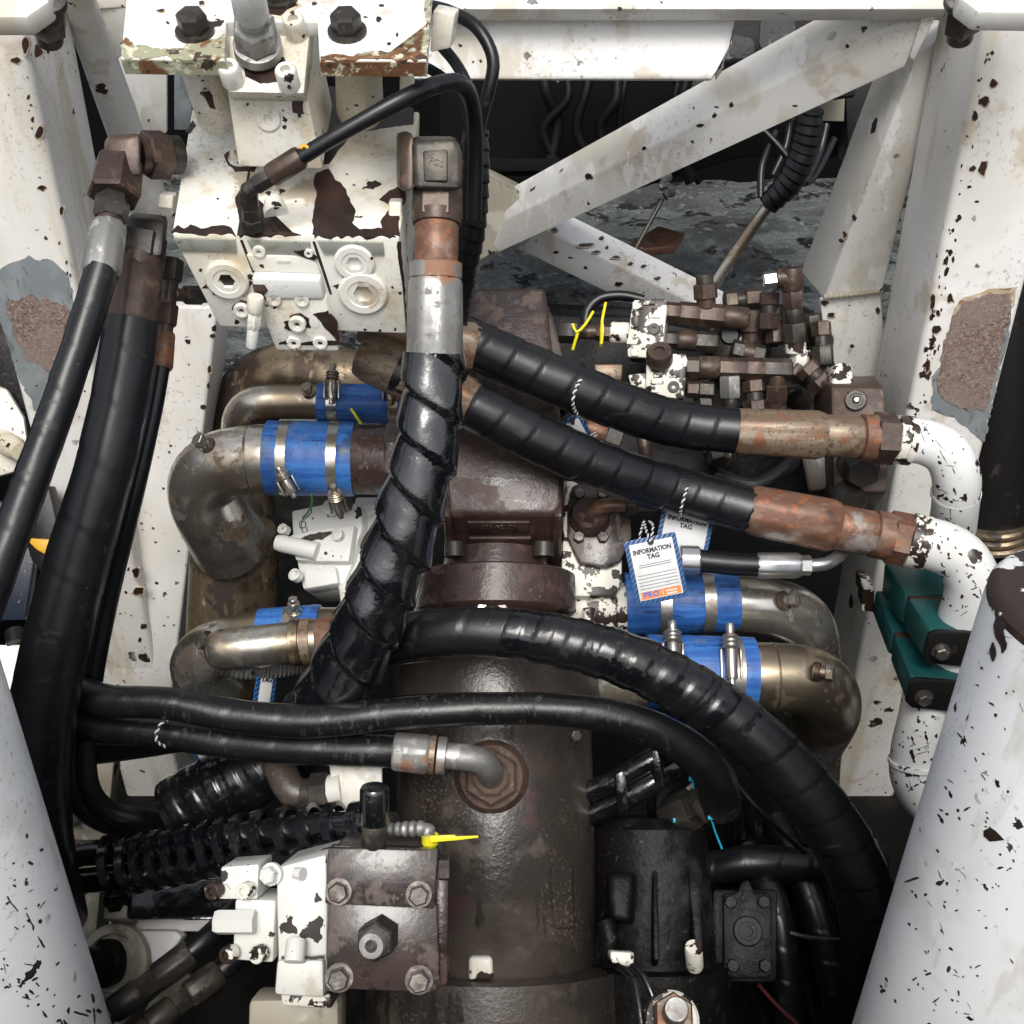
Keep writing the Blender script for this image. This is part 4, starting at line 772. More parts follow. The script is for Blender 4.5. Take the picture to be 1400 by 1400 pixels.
tube('hose', HP, [36, 36, 37, 38, 39, 40, 40, 38], 'oilrubber', t, n=28)
tube('spiral_wrap', [(593, 482, 1.118)] + HP[1:], [38, 39, 40, 41, 43, 44, 44, 42], 'oilrubber', t, n=44, wrap=('saw', .050, .0066, 2))
tube('spiral_wrap', [(470, 930, 1.31), (410, 1010, 1.31), (355, 1052, 1.31), (290, 1083, 1.31), (238, 1112, 1.31)], [40, 43, 45, 47, 46], 'rubberwet', t, n=40, wrap=('band', .026, .0013, -1))

# ================================================================ hoses crossing the middle
def hose(label, pts, r, mat='rubber', wrap=None, n=30, at=None):
    t = thing('hose_assembly', label, 'hose', at or pts[-1]); tube('hose', pts, r, mat, t, n=n, wrap=wrap); return t
AH = [(500, 890, 1.30), (545, 872, 1.25), (620, 863, 1.22), (700, 866, 1.21), (790, 882, 1.20), (880, 912, 1.20), (970, 962, 1.205), (1050, 1025, 1.21), (1120, 1105, 1.22), (1168, 1185, 1.24), (1190, 1265, 1.28), (1192, 1350, 1.34), (1180, 1440, 1.4)]
t = hose('big black hose arching over the pump housing down to the lower right', AH, [30, 31, 32, 33, 34, 36, 38, 39, 40, 41, 41, 40, 40], 'rubber', ('seam', .046, .0016, 1), 36)
tube('spiral_wrap', AH[2:8], [29, 34, 35.4, 37.4, 39.0, 36], 'rubberwet', t, n=40, wrap=('band', .034, .0013, 1))
t = hose('braided black hose crossing the drum and dropping beside the gear housing', [(90, 940, 1.22), (150, 958, 1.21), (230, 962, 1.205), (330, 980, 1.20), (430, 986, 1.195), (540, 976, 1.19), (640, 970, 1.19), (740, 969, 1.195), (830, 978, 1.20), (900, 1000, 1.21), (955, 1035, 1.23), (980, 1068, 1.26), (985, 1100, 1.30)], [21, 22, 22, 23, 23, 22, 22, 22, 23, 25, 27, 28, 28], 'rubberdusty', ('seam', .055, .0005, 1), 32)
fit(t, (990, 1085, 1.29), (940, 1108, 1.34), [('ferrule', 0, .5, 30, 'crimp', 'fitdark'), ('nut', .5, .8, 26, 'hex', 'fitdark'), ('adapter', .75, 1.5, 28, 'hex', 'fitdark')])
t = hose('braided black hose ending in a zinc elbow on the drum', [(90, 985, 1.24), (150, 997, 1.235), (220, 1003, 1.23), (330, 1018, 1.22), (430, 1024, 1.21), (545, 1028, 1.20)], [20, 20, 20, 21, 22, 22], 'rubberdusty', ('seam', .055, .0005, 1), 30)
fit(t, (538, 1027, 1.20), (612, 1034, 1.20), [('ferrule', 0, .66, 26, 27, 'crimp', 'zinc'), ('ferrule_ring', .66, .78, 27, 'rusttan'), ('ferrule_ring', .80, .98, 26, 'zinc')])
tube('elbow', [(608, 1033, 1.20), (640, 1036, 1.20), (658, 1041, 1.205), (668, 1052, 1.22), (671, 1062, 1.25)], [18, 18, 18, 18, 18], 'zinc', t, n=26)
c0 = SD.at(672, 1062); lathe('boss_ring', c0-AN*.01, c0+AN*.010, [(0, .044), (.5, .042), (1, .036)], 40, 'dullbrown', t, px=False)
lathe('hex_nut', c0+AN*.008, c0+AN*.026, [(0, .032), (.8, .033), (1, .030)], 6, 'dullbrown', t, px=False); lathe('sleeve_nut', c0+AN*.024, c0+AN*.036, [(0, .022), (.8, .022), (1, .019)], 8, 'dullbrown', t, px=False)
hose('dull black hose lying behind the two braided hoses at the left', [(80, 1030, 1.30), (130, 1026, 1.29), (190, 1018, 1.28), (260, 1008, 1.27), (330, 1010, 1.27)], 19, 'rubberdusty')
t = thing('cord_ring', 'twisted black and white cord looped round the lower braided hose', 'cord', (222, 1005, 1.2)); cord(t, [(233, 984, 1.215), (222, 988, 1.198), (214, 1001, 1.196), (215, 1014, 1.198), (226, 1021, 1.21)], 2.2)
# pair of hoses wound with a thick spiral guard
for y0, y1, lab in ((1167, 1118, 'upper'), (1204, 1148, 'lower')):
    t = thing('hose_assembly', lab + ' of two hoses with rusty ferrules wound in thick black spiral guard', 'hose', (100, y0, 1.28))
    tube('hose', [(112, y0, 1.28), (180, y0-6, 1.27), (280, y0-20, 1.24), (380, y0-32, 1.2), (470, y1+8, 1.16), (540, y1+8, 1.14)], [17, 18, 18, 18, 17, 16], 'oilrubber', t, n=22)
    fit(t, (70, y0+(-2 if y0 < 1190 else 12), 1.29), (120, y0, 1.28), [('ferrule', 0, .95, 18, 'crimp', 'rust')])
t = thing('spiral_guard', 'coarse glossy black spiral guard wound round the two ferruled hoses', 'hose guard', (300, 1165, 1.25))
helix(t, [(142, 1184, 1.27), (200, 1178, 1.265), (290, 1160, 1.24), (360, 1145, 1.22)], [36, 36, 35, 34], .0225, .0115, .005, 'oilrubber', 'coil'); helix(t, [(360, 1145, 1.22), (430, 1135, 1.19), (500, 1130, 1.16)], [34, 32, 30], .032, .013, .005, 'oilrubber', 'coil', 1.0)

# ================================================================ right pair of hoses, white bent pipes, green clamps
t = thing('hose_assembly', 'upper black wrapped hose with long tan ferrule joined to the upper white bent pipe', 'hose', (1010, 590, 1.42))
RH1 = [(560, 425, 1.37), (640, 466, 1.37), (700, 494, 1.38), (780, 528, 1.39), (860, 560, 1.405), (930, 580, 1.42), (1006, 589, 1.42)]
tube('hose', RH1, [33, 33, 33, 33, 32, 31, 30], 'rubber', t, n=34, wrap=('seam', .040, .0017, 1))
fit(t, (480, 430, 1.37), (660, 478, 1.365), [('ferrule', .1, .97, 36, 36, 'crimp', 'rusttan')])
fit(t, (1000, 589, 1.42), (1224, 600, 1.42), [('ferrule', 0, .56, 32, 34, 'crimp', 'rusttan'), ('neck', .54, .79, 29, 'rusttan'), ('lock_ring', .785, .88, 32, 'rust'), ('nut', .86, 1, 36, 'hex', 'fitbrown')])
t = thing('hose_assembly', 'lower black wrapped hose with long red brown ferrule joined to the lower white elbow', 'hose', (1030, 700, 1.42))
RH2 = [(545, 505, 1.35), (640, 552, 1.35), (740, 602, 1.37), (840, 645, 1.40), (930, 672, 1.43), (1028, 698, 1.42)]
tube('hose', RH2, [33, 33, 33, 33, 33, 31], 'rubber', t, n=34, wrap=('seam', .040, .0015, 1))
fit(t, (480, 474, 1.36), (648, 556, 1.345), [('ferrule', .1, .99, 36, 36, 'crimp', 'rusttan')])
fit(t, (1022, 696, 1.42), (1246, 740, 1.42), [('ferrule', 0, .54, 35, 37, 'crimp', 'rust'), ('neck', .5, .77, 31, 'rust'), ('lock_ring', .76, .87, 33, 'rust'), ('nut', .85, 1, 37, 'hex', 'rust')])
G2 = 'white bent pipes at the right post'
t = thing('bent_pipe', 'white chipped pipe bending down from the upper tan ferrule', 'pipe', (1295, 760, 1.5), G2)
tube('pipe', [(1232, 602, 1.42), (1262, 604, 1.42), (1292, 618, 1.42), (1307, 648, 1.43), (1306, 690, 1.47), (1299, 740, 1.55), (1288, 830, 1.70)], [31, 31, 32, 32, 31, 31, 30], 'pipewhite', t, n=36)
fit(t, (1222, 600, 1.42), (1246, 603, 1.42), [('collar', 0, .6, 33, 'flaking'), ('collar', .55, 1, 34, 'flaking')])
tube('weld_ring', [(1307, 672, 1.452), (1306.5, 676, 1.455)], 33, 'pipewhite', t, n=30)
t = thing('bent_pipe', 'white chipped pipe elbow dropping into the upper green clamp', 'pipe', (1320, 830, 1.43), G2)
tube('pipe', [(1252, 740, 1.42), (1283, 747, 1.41), (1312, 762, 1.41), (1328, 790, 1.415), (1326, 820, 1.43), (1316, 850, 1.45), (1296, 930, 1.5), (1280, 960, 1.53)], [36, 36, 36, 36, 35, 34, 33], 'pipewhite', t, n=36)
fit(t, (1242, 738, 1.42), (1268, 744, 1.415), [('collar', 0, .6, 38, 'flaking'), ('collar', .55, 1, 38, 'flaking')])
t = thing('bent_pipe', 'white chipped pipe curving out below the green clamps', 'pipe', (1260, 1060, 1.5), G2)
tube('pipe', [(1272, 930, 1.49), (1262, 980, 1.5), (1252, 1028, 1.52), (1252, 1060, 1.53), (1268, 1090, 1.54), (1305, 1115, 1.54), (1350, 1125, 1.54)], [32, 32, 33, 34, 34, 33], 'pipewhite', t, n=36)
tube('weld_ring', [(1251, 1040, 1.523), (1250.5, 1045, 1.524)], 35.5, 'pipewhite', t, n=30)
def pipechips(lab, n, fx, cl, rg):
    for o in [q for q in bpy.data.objects if q.name.startswith('bent_pipe') and q.get('label', '').startswith(lab)]:
        scratch(o, Surf(FIRST[o.name]), rg, n, fx, cl)
rg2 = random.Random(5); ok = lambda x, y: True
pipechips('white chipped pipe bending', 55, ok, [(1262, 598, 16), (1290, 640, 22), (1305, 680, 14), (1300, 720, 14), (1250, 590, 8)], rg2)
pipechips('white chipped pipe elbow', 50, ok, [(1285, 745, 16), (1310, 775, 20), (1325, 810, 14), (1268, 735, 10)], rg2)
pipechips('white chipped pipe curving', 50, ok, [(1255, 1000, 16), (1250, 1040, 18), (1262, 1080, 16)], rg2)
def clamp(label, F4, B4, by):
    t = thing('pipe_clamp', label, 'clamp', F4[3], 'green pipe clamps'); L = lambda a, b, k: tuple(a[i]+(b[i]-a[i])*k for i in range(3))
    for k0, k1, nm in ((0, .47, 'clamp_half'), (.53, 1, 'clamp_half')):
        hexa(nm, [L(F4[i], B4[i], k0) for i in range(4)], [L(F4[i], B4[i], k1) for i in range(4)], 'green', t, .005)
    hexa('gap_pad', [L(L(F4[i], B4[i], .46), L(F4[(i+2) % 4], B4[(i+2) % 4], .46), .06) for i in range(4)], [L(L(F4[i], B4[i], .54), L(F4[(i+2) % 4], B4[(i+2) % 4], .54), .06) for i in range(4)], 'fitbrown', t, .001)
    pl = plane(F4[0], F4[1], F4[3]); q = [(F4[0][0]-2, F4[0][1]+4), (F4[0][0]+8, F4[0][1]-1), (F4[1][0], F4[1][1]-1), (F4[2][0], F4[2][1]+2), (F4[3][0]+6, F4[3][1]+3), (F4[3][0]-2, F4[3][1]-5)]
    slab('cover_plate', q, .008, 'blackpaint', t, pl, .002, lift=.008)
    bolt(t, pl.at(*by, .008), pl.n, .0095, .010, 'boltdark', True)
clamp('upper green plastic pipe clamp with black cover plate', [(1270, 860, 1.42), (1350, 862, 1.42), (1340, 908, 1.44), (1262, 900, 1.44)], [(1208, 768, 1.56), (1288, 770, 1.56), (1285, 818, 1.58), (1204, 812, 1.58)], (1283, 886))
clamp('lower green plastic pipe clamp with black cover plate', [(1244, 925, 1.44), (1322, 930, 1.44), (1312, 968, 1.46), (1238, 960, 1.46)], [(1196, 806, 1.60), (1268, 808, 1.60), (1262, 846, 1.62), (1192, 838, 1.62)], (1260, 948))
t = thing('weld_stud', 'flaking white stub block behind the lower green clamp', 'block', (1190, 820, 1.63)); slab('body', [(1180, 800, 1.60), (1196, 802, 1.60), (1196, 838, 1.62), (1178, 836, 1.62)], .05, 'flaking', t, bevel=.003)
# black rod with gland at the far right
t = thing('ram_rod', 'black hydraulic ram with grooved gland behind the right post', 'cylinder', (1368, 740, 1.9))
lathe('barrel', (1380, 330, 1.72), (1362, 716, 1.88), [(0, 46), (1, 42)], 40, 'blackpaint', t)
for k in range(3): lathe('gland_ring', (1362, 714+12*k, 1.86), (1362, 723+12*k, 1.865), [(0, 40-2*k), (.3, 43-2*k), (.7, 43-2*k), (1, 40-2*k)], 40, 'brassdark', t)
lathe('rod', (1362, 716, 1.88), (1352, 860, 1.96), [(0, 26), (1, 25)], 30, 'blackpaint', t)

# ================================================================ brass pipes with blue sleeves
def sleeve(t, A, B, r, clamps, tb=None, wob=2.0, band='brass'):
    L = (P(*B)-P(*A)).length; prof = []
    K = 60
    for k in range(K+1):
        u = k/K; rr = r
        for c, w in clamps: rr -= wob*math.exp(-((u-c)/(w*.9))**2)
        rr += .5*math.sin(u*37)*.5; prof.append((u, rr))
    prof = [(0, r*.93)] + prof + [(1, r*.93)]
    s = lathe('blue_sleeve', A, B, prof, 48, 'blue', t, smooth=60)
    for c, w in clamps:
        lathe('clamp_band', A, B, [(c-w, r-wob*.6), (c-w+.004, r+.6), (c+w-.004, r+.6), (c+w, r-wob*.6)], 48, band, s)
def tbolt(t, A, B, r, mat='steel'):
    fit(t, A, B, [('clamp_bolt', -.1, .12, r*.55, mat), ('clamp_bolt', .1, .36, r*.95, mat), ('clamp_bolt', .34, .9, r*.75, mat), ('clamp_bolt', .85, 1.05, r*.45, mat)])
    a, b = P(*A), P(*B)
    for k in (.14, .22, .30): lathe('spring_washer', a.lerp(b, k), a.lerp(b, k+.05), [(0, r*1.05*S(A[2])), (.5, r*1.2*S(A[2])), (1, r*1.05*S(A[2]))], 20, mat, t, px=False)
    m = a.lerp(b, .62); d = A[2]; w = r*1.35*S(d); ax = (b-a).normalized(); l = (b-a).length*.26; sd = ax.cross(FW).normalized()
    for s in (-1, 1): hexa('clamp_lug', [m+sd*s*w*.8-ax*l-FW*.003, m+sd*s*w-ax*l-FW*.003, m+sd*s*w+ax*l-FW*.003, m+sd*s*w*.8+ax*l-FW*.003], [m+sd*s*w*.8-ax*l+FW*.01, m+sd*s*w-ax*l+FW*.01, m+sd*s*w+ax*l+FW*.01, m+sd*s*w*.8+ax*l+FW*.01], mat, t, .0008)
def bungbolt(t, A, B, r, mat='brass'):
    fit(t, A, B, [('bung', 0, .35, r*1.5, 'brassdark'), ('bung', .3, .7, r*.9, mat), ('bung_bolt', .62, 1, r*1.35, 'hex', mat)])
GP = 'metal pipes joined by blue sleeves'
t = thing('elbow_pipe', 'large brass coloured elbow pipe with bright blue sleeve left of the oily hose', 'pipe', (300, 720, 1.6), GP)
tube('pipe', [(395, 626, 1.48), (345, 628, 1.48), (300, 637, 1.49), (278, 662, 1.51), (288, 700, 1.55), (318, 748, 1.62)], [46, 47, 47, 47, 49, 52], 'brass', t, n=44)
tube('weld_ring', [(346, 628, 1.48), (343, 628.2, 1.48)], 47.6, 'brassdark', t, n=40)
lathe('brown_pipe', (470, 628, 1.48), (560, 628, 1.47), [(0, 47), (.05, 48), (1, 48)], 44, 'brown', t); lathe('coupling', (530, 628, 1.47), (575, 628, 1.47), [(0, 51), (.1, 53), (.9, 53), (1, 51)], 8, 'brown', t)
sleeve(t, (367, 626, 1.48), (486, 628, 1.48), 51, [(.22, .06), (.78, .06)])
tbolt(t, (382, 642, 1.43), (402, 678, 1.44), 9, 'brass'); tbolt(t, (456, 668, 1.42), (466, 706, 1.45), 9, 'brass')
bungbolt(t, (290, 613, 1.455), (268, 600, 1.435), 8)
t = thing('riser_pipe', 'stained brown upright pipe below the large brass elbow', 'pipe', (320, 850, 1.75), GP)
lathe('pipe', (322, 722, 1.64), (312, 1010, 1.82), [(0, 54), (.03, 58), (.2, 60), (1, 62)], 44, 'brassdark', t)
t = thing('elbow_pipe', 'dark stained wide pipe bend behind the short blue sleeve', 'pipe', (330, 600, 1.85), GP)
tube('pipe', [(330, 700, 1.9), (330, 610, 1.88), (345, 540, 1.85), (395, 512, 1.82), (470, 520, 1.80), (560, 545, 1.80)], [46, 46, 46, 45, 44, 44], 'brassdark', t, n=40)
t = thing('elbow_pipe', 'slim brass pipe with short blue sleeve under the manifold', 'pipe', (330, 560, 1.68), GP)
tube('pipe', [(450, 549, 1.62), (400, 549, 1.62), (360, 550, 1.62), (338, 558, 1.63), (326, 580, 1.66), (330, 620, 1.7)], [24, 24, 24, 24, 23, 23], 'brass', t, n=32)
sleeve(t, (436, 551, 1.62), (556, 553, 1.62), 27, [(.17, .06), (.86, .06)], wob=1.2)
tbolt(t, (455, 502, 1.585), (453, 550, 1.58), 8, 'brass'); tbolt(t, (533, 506, 1.585), (534, 552, 1.58), 8, 'brass'); bungbolt(t, (424, 540, 1.60), (418, 527, 1.585), 6)
t = thing('elbow_pipe', 'polished brass elbow pipe with blue edge peeking out above the crossing hoses', 'pipe', (270, 920, 1.5), GP)
tube('pipe', [(470, 862, 1.44), (390, 868, 1.44), (320, 880, 1.45), (283, 893, 1.46), (272, 915, 1.48), (300, 940, 1.52)], [32, 36, 38, 38, 38, 38], 'brasspol', t, n=40)
sleeve(t, (357, 872, 1.44), (440, 866, 1.44), 40, [(.55, .12)]); bungbolt(t, (285, 876, 1.41), (272, 875, 1.40), 9)
t = thing('branch_pipe', 'grey brass branch pipe with round closed end and rusty collars', 'pipe', (300, 890, 1.38), GP)
tube('pipe', [(302, 888, 1.36), (330, 886, 1.36), (380, 881, 1.36), (432, 876, 1.36), (520, 868, 1.36)], [28, 29, 29, 30, 30], 'brasspol', t, n=34, cap=.8)
fit(t, (398, 879, 1.36), (520, 868, 1.36), [('collar', 0, .12, 32, 'brassdark'), ('collar', .12, .24, 32, 'rusttan'), ('collar', .26, 1, 31, 'rust')])
tube('hose_braid', [(300, 902, 1.40), (330, 910, 1.40), (380, 908, 1.41), (420, 900, 1.42)], 18, 'zinc', t, n=20, wrap=('rib', .005, .0012, 3))
t = thing('elbow_pipe', 'dark brass elbow pipe with blue sleeve behind the information tag', 'pipe', (1130, 860, 1.6), GP)
tube('pipe', [(960, 823, 1.52), (1010, 826, 1.52), (1060, 832, 1.53), (1096, 850, 1.55), (1108, 885, 1.6), (1108, 930, 1.66)], [38, 40, 41, 40, 39, 38], 'brass', t, n=40)
lathe('white_pipe', (780, 836, 1.53), (870, 832, 1.52), [(0, 40), (.7, 40), (.72, 36), (1, 36)], 40, 'flaking', t)
sleeve(t, (854, 826, 1.52), (1006, 822, 1.52), 43, [(.34, .055), (.73, .055)], band='steel'); bungbolt(t, (1068, 822, 1.49), (1090, 818, 1.475), 9)
t = thing('elbow_pipe', 'bright steel elbow pipe with blue sleeve and two tee bolts under the arched hose', 'pipe', (1140, 980, 1.5), GP)
tube('pipe', [(1000, 924, 1.42), (1060, 926, 1.42), (1100, 930, 1.425), (1126, 946, 1.45), (1128, 975, 1.52), (1108, 1010, 1.6)], [46, 47, 47, 46, 46, 45], 'brasspol', t, n=44)
tube('weld_ring', [(1055, 926, 1.42), (1058, 926, 1.42)], 47.8, 'brassdark', t, n=40)
lathe('cream_pipe', (820, 930, 1.44), (900, 924, 1.42), [(0, 38), (.6, 40), (1, 44)], 36, 'tanpaint', t)
sleeve(t, (884, 919, 1.42), (1029, 923, 1.42), 52, [(.22, .07), (.80, .07)], band='steel'); tbolt(t, (919, 855, 1.385), (921, 920, 1.365), 11); tbolt(t, (998, 860, 1.385), (1001, 936, 1.365), 11); bungbolt(t, (1112, 918, 1.38), (1140, 921, 1.37), 9)
t = thing('riser_pipe', 'short upright brass pipe below the bright steel elbow', 'pipe', (1105, 1060, 1.65), GP)
lathe('pipe', (1108, 960, 1.58), (1100, 1120, 1.70), [(0, 44), (.3, 44), (.31, 46), (.36, 46), (.37, 44), (1, 43)], 40, 'brass', t)

# ================================================================ new zinc hose between the right pipes
t = thing('hose_assembly', 'short black hose with shiny new zinc ferrules right of the information tag', 'hose', (1040, 775, 1.44))
fit(t, (928, 765, 1.42), (956, 766, 1.42), [('ferrule', 0, 1, 20, 'crimp', 'newzinc')]); tube('hose', [(950, 766, 1.42), (1000, 771, 1.42), (1040, 773, 1.42)], 16, 'rubber', t, n=24)
fit(t, (1034, 773, 1.42), (1110, 773, 1.42), [('ferrule', 0, .78, 18, 'crimp', 'newzinc'), ('nut', .76, .98, 14, 'hex', 'newzinc')]); tube('bent_tube', [(1104, 773, 1.42), (1128, 771, 1.42), (1148, 758, 1.44), (1158, 735, 1.46), (1160, 700, 1.49)], 9, 'newzinc', t, n=20)

# ================================================================ information tags on cords
def clip(poly, w, h):
    for ax, lim, sg in ((0, w, 1), (0, -w, -1), (1, h, 1), (1, -h, -1)):
        out = []
        for i in range(len(poly)):
            a, b = poly[i], poly[(i+1) % len(poly)]; ia, ib = a[ax]*sg <= lim*sg, b[ax]*sg <= lim*sg
            if ia: out.append(a)
            if ia != ib:
                k = (lim-a[ax])/(b[ax]-a[ax]); out.append((a[0]+(b[0]-a[0])*k, a[1]+(b[1]-a[1])*k))
        poly = out
        if not poly: break
    return poly
def tag(label, cx, cy, d, rot, w=36, h=45, tx=0., ty=0., full=True):
    t = thing('information_tag', label, 'tag', (cx, cy+h, d)); pl = facing(cx, cy, d, tx, ty); c, s = math.cos(rot), math.sin(rot)
    L = lambda q: [(cx+x*c-y*s, cy+x*s+y*c) for x, y in q]
    slab('card', L([(-w+3, -h), (w-3, -h), (w, -h+3), (w, h-3), (w-3, h), (-w+3, h), (-w, h-3), (-w, -h+3)]), .0012, 'tagblue', t, pl, .0002)
    for k in range(-16, 17):
        x = k*7.2; q = clip([(x-1.9-h, h), (x+1.9-h, h), (x+1.9+h, -h), (x-1.9+h, -h)], w-.4, h-.4)
        if len(q) > 2: slab('stripe', L(q), .0006, 'ink', host(t), pl, 0, lift=.0003)
    slab('white_panel', L([(-w+7, -h+6), (w-7, -h+6), (w-6, -h+7), (w-6, h-6), (-w+6, h-6), (-w+6, -h+7)]), .0008, 'tagwhite', t, pl, .0001, lift=.0006)
    p2 = pl.off(.0006); X = lambda x, y: L([(x, y)])[0]
    text(t, 'INFORMATION', p2, *X(0, -27), 6.4, 'ink', rot=-rot, lift=.0003, sx=.86, bold=.04); text(t, 'TAG', p2, *X(0, -18.5), 6.4, 'ink', rot=-rot, lift=.0003, sx=.95, bold=.04)
    if full:
        for i in range(2): slab('print_line', L([(-22, -9+i*3), (22, -9+i*3), (22, -7.9+i*3), (-22, -7.9+i*3)]), .0004, 'paleink', host(t), p2, 0, lift=.0003)
        for i in range(6): slab('print_line', L([(-27, 5+i*4.6), (27, 5+i*4.6), (27, 5.9+i*4.6), (-27, 5.9+i*4.6)]), .0004, 'paleink', host(t), p2, 0, lift=.0003)
    slab('orange_panel', L([(-w+9, h-17), (w-8, h-17), (w-8, h-7), (-w+9, h-7)]), .0005, 'orange', t, p2, 0, lift=.0003)
    p3 = pl.off(.0009); text(t, 'PRO', p3, *X(-13, h-12), 7.2, 'tagblue', rot=-rot, lift=.0003, sx=1.1, bold=.03)
    slab('print_line', L([(2.4, h-16), (3, h-16), (3, h-8), (2.4, h-8)]), .0004, 'tagwhite', host(t), p3, 0, lift=.0002)
    for i in range(2): slab('print_line', L([(7, h-14+i*4), (22, h-14+i*4), (22, h-12.2+i*4), (7, h-12.2+i*4)]), .0004, 'tagwhite', host(t), p3, 0, lift=.0002)
    lathe('eyelet', pl.at(*X(0, -h+7), .0008), pl.at(*X(0, -h+7), .0022), [(0, .004), (1, .004), (1, .002), (.4, .002)], 16, 'ink', t, px=False)
    return t, X(0, -h+7)
t, e = tag('white information tag with blue striped border and orange foot hanging over the blue sleeve', 897, 778, 1.33, -.205, ty=.05)
cord(t, [(*e, 1.325), (893, 720, 1.34), (888, 713, 1.37)], 1.7); cord(t, [(*e, 1.325), (884, 726, 1.34), (880, 712, 1.37)], 1.7); cord(t, [(872, 742, 1.35), (876, 728, 1.345), (880, 714, 1.37)], 1.7)
t, e = tag('white information tag half hidden behind the lower wrapped hose', 934, 738, 1.455, .20, full=False)
t = thing('tag_cord', 'twisted cord looped round the lower black wrapped hose', 'cord', (940, 690, 1.4)); cord(t, [(948, 648, 1.425), (942, 660, 1.405), (936, 678, 1.39), (931, 695, 1.395), (930, 706, 1.42)], 2.0)
t = thing('tag_cord', 'twisted cord looped round the upper black wrapped hose', 'cord', (790, 540, 1.4)); cord(t, [(812, 508, 1.40), (798, 515, 1.37), (788, 530, 1.355), (783, 548, 1.355), (786, 562, 1.375), (795, 572, 1.40)], 2.2)
t, e = tag('edge of an information tag dangling between the two wrapped hoses', 790, 592, 1.56, -.5, w=16, h=24, ty=.9, full=False)
t, e = tag('tilted information tag under the lower braided hose at the left', 292, 1022, 1.31, -.55, w=30, h=36, full=False)
t, e = tag('narrow information tag edge hanging below the grey branch pipe', 362, 948, 1.40, .15, w=14, h=34, ty=.8, full=False)

# ================================================================ valve cluster upper right
def fitting(label, A, B, segs, group='brown pipe fittings of the valve cluster', name='pipe_fitting', cat='fitting'):
    t = thing(name, label, cat, A, group); fit(t, A, B, segs); return t
t = thing('cartridge_valve', 'flaking white cartridge valve block with yellow tied fitting', 'valve', (885, 480, 1.76))
pa = plane((864, 410, 1.72), (910, 408, 1.71), (857, 488, 1.72))
slab('body', [(866, 410), (909, 408), (912, 420), (907, 468), (900, 480), (898, 490), (858, 488), (857, 470), (862, 430)], .055, 'flaking', t, pa, .003)
plug(t, pa, 894, 450, 8, 'fitdark', h=.004)
for x, y, w2, h2 in ((872, 418, 7, 5), (897, 428, 6, 7), (868, 440, 5, 8), (866, 467, 9, 4), (868, 482, 5, 5), (888, 414, 8, 3)): slab('raised_mark', [(x-w2, y-h2), (x+w2, y-h2), (x+w2, y+h2), (x-w2, y+h2)], .004, 'flaking', t, pa, .001, lift=.003)
fit(t, (860, 456, 1.74), (760, 452, 1.76), [('stem', 0, .25, 15, 'flaking'), ('stem', .22, .45, 12, 'hex', 'fitbrown'), ('stem', .42, .72, 10, 'fitbrown'), ('stem_nut', .68, .95, 17, 'hex', 'fitdark')])
t = thing('cartridge_valve', 'flaking white cartridge valve block with dark round cap behind the upper wrapped hose', 'valve', (910, 540, 1.68))
pb = plane((884, 482, 1.66), (940, 484, 1.65), (882, 540, 1.66))
slab('body', [(884, 482), (938, 484), (940, 492), (934, 546), (900, 542), (882, 530)], .055, 'flaking', t, pb, .003); slab('lug', [(858, 512), (886, 508), (884, 532), (862, 526)], .03, 'flaking', t, pb, .003, lift=-.006)
lathe('cap', pb.at(902, 492), pb.at(902, 482, .02), [(0, .020), (.8, .020), (1, .017), (1, .008), (.8, .008)], 28, 'fitbrown', t, px=False); plug(t, pb, 921, 529, 8, 'fitdark', h=.004)
for x, y, w2, h2 in ((900, 512, 6, 4), (922, 510, 7, 6), (899, 522, 8, 3), (895, 532, 5, 5)): slab('raised_mark', [(x-w2, y-h2), (x+w2, y-h2), (x+w2, y+h2), (x-w2, y+h2)], .004, 'flaking', t, pb, .001, lift=.003)
fitting('row of brown couplings running right from the top of the yellow tied valve block', (908, 426, 1.74), (1022, 436, 1.74), [('nut', 0, .2, 14, 'hex', 'fitbrown'), ('coupling', .17, .42, 16, 'hex', 'fitbrown'), ('tee', .40, .72, 17, 'hex', 'fitbrown'), ('coupling', .70, 1, 16, 'fitbrown')])
fitting('upright brown nut with cap on the tee above the coupling row', (966, 424, 1.735), (963, 374, 1.72), [('neck', .05, .35, 13, 'fitbrown'), ('nut', .3, .72, 17, 'hex', 'fitbrown'), ('cap', .7, .98, 12, 'fitdark')])
t = fitting('brown elbow turning down at the end of the upper coupling row', (1030, 424, 1.74), (1026, 490, 1.76), [('elbow', 0, .45, 17, 'fitbrown'), ('elbow', .4, .65, 13, 'fitbrown'), ('nut', .6, 1, 15, 'hex', 'fitdark')])
fitting('short brown coupling pair below the upper row', (906, 464, 1.75), (980, 468, 1.75), [('nut', 0, .28, 13, 'hex', 'fitdark'), ('coupling', .26, .62, 14, 'fitbrown'), ('nut', .58, 1, 15, 'hex', 'fitdark')])
fitting('lower row of brown couplings running right from the dark capped valve block', (936, 502, 1.68), (1082, 506, 1.68), [('nut', 0, .14, 15, 'hex', 'fitdark'), ('coupling', .12, .32, 16, 'fitbrown'), ('tee', .3, .58, 15, 'hex', 'fitbrown'), ('coupling', .56, .74, 16, 'hex', 'fitbrown'), ('nut', .72, 1, 16, 'hex', 'fitdark')])
fitting('grey zinc nut hanging under the lower coupling row', (998, 514, 1.67), (999, 560, 1.68), [('nut', 0, .65, 15, 'hex', 'zinc'), ('neck', .6, 1, 10, 'fitdark')])
fitting('brown nut under the right end of the lower coupling row', (1062, 512, 1.68), (1060, 565, 1.7), [('neck', 0, .3, 12, 'fitbrown'), ('nut', .25, .7, 16, 'hex', 'fitbrown'), ('neck', .65, 1, 14, 'fitbrown')])
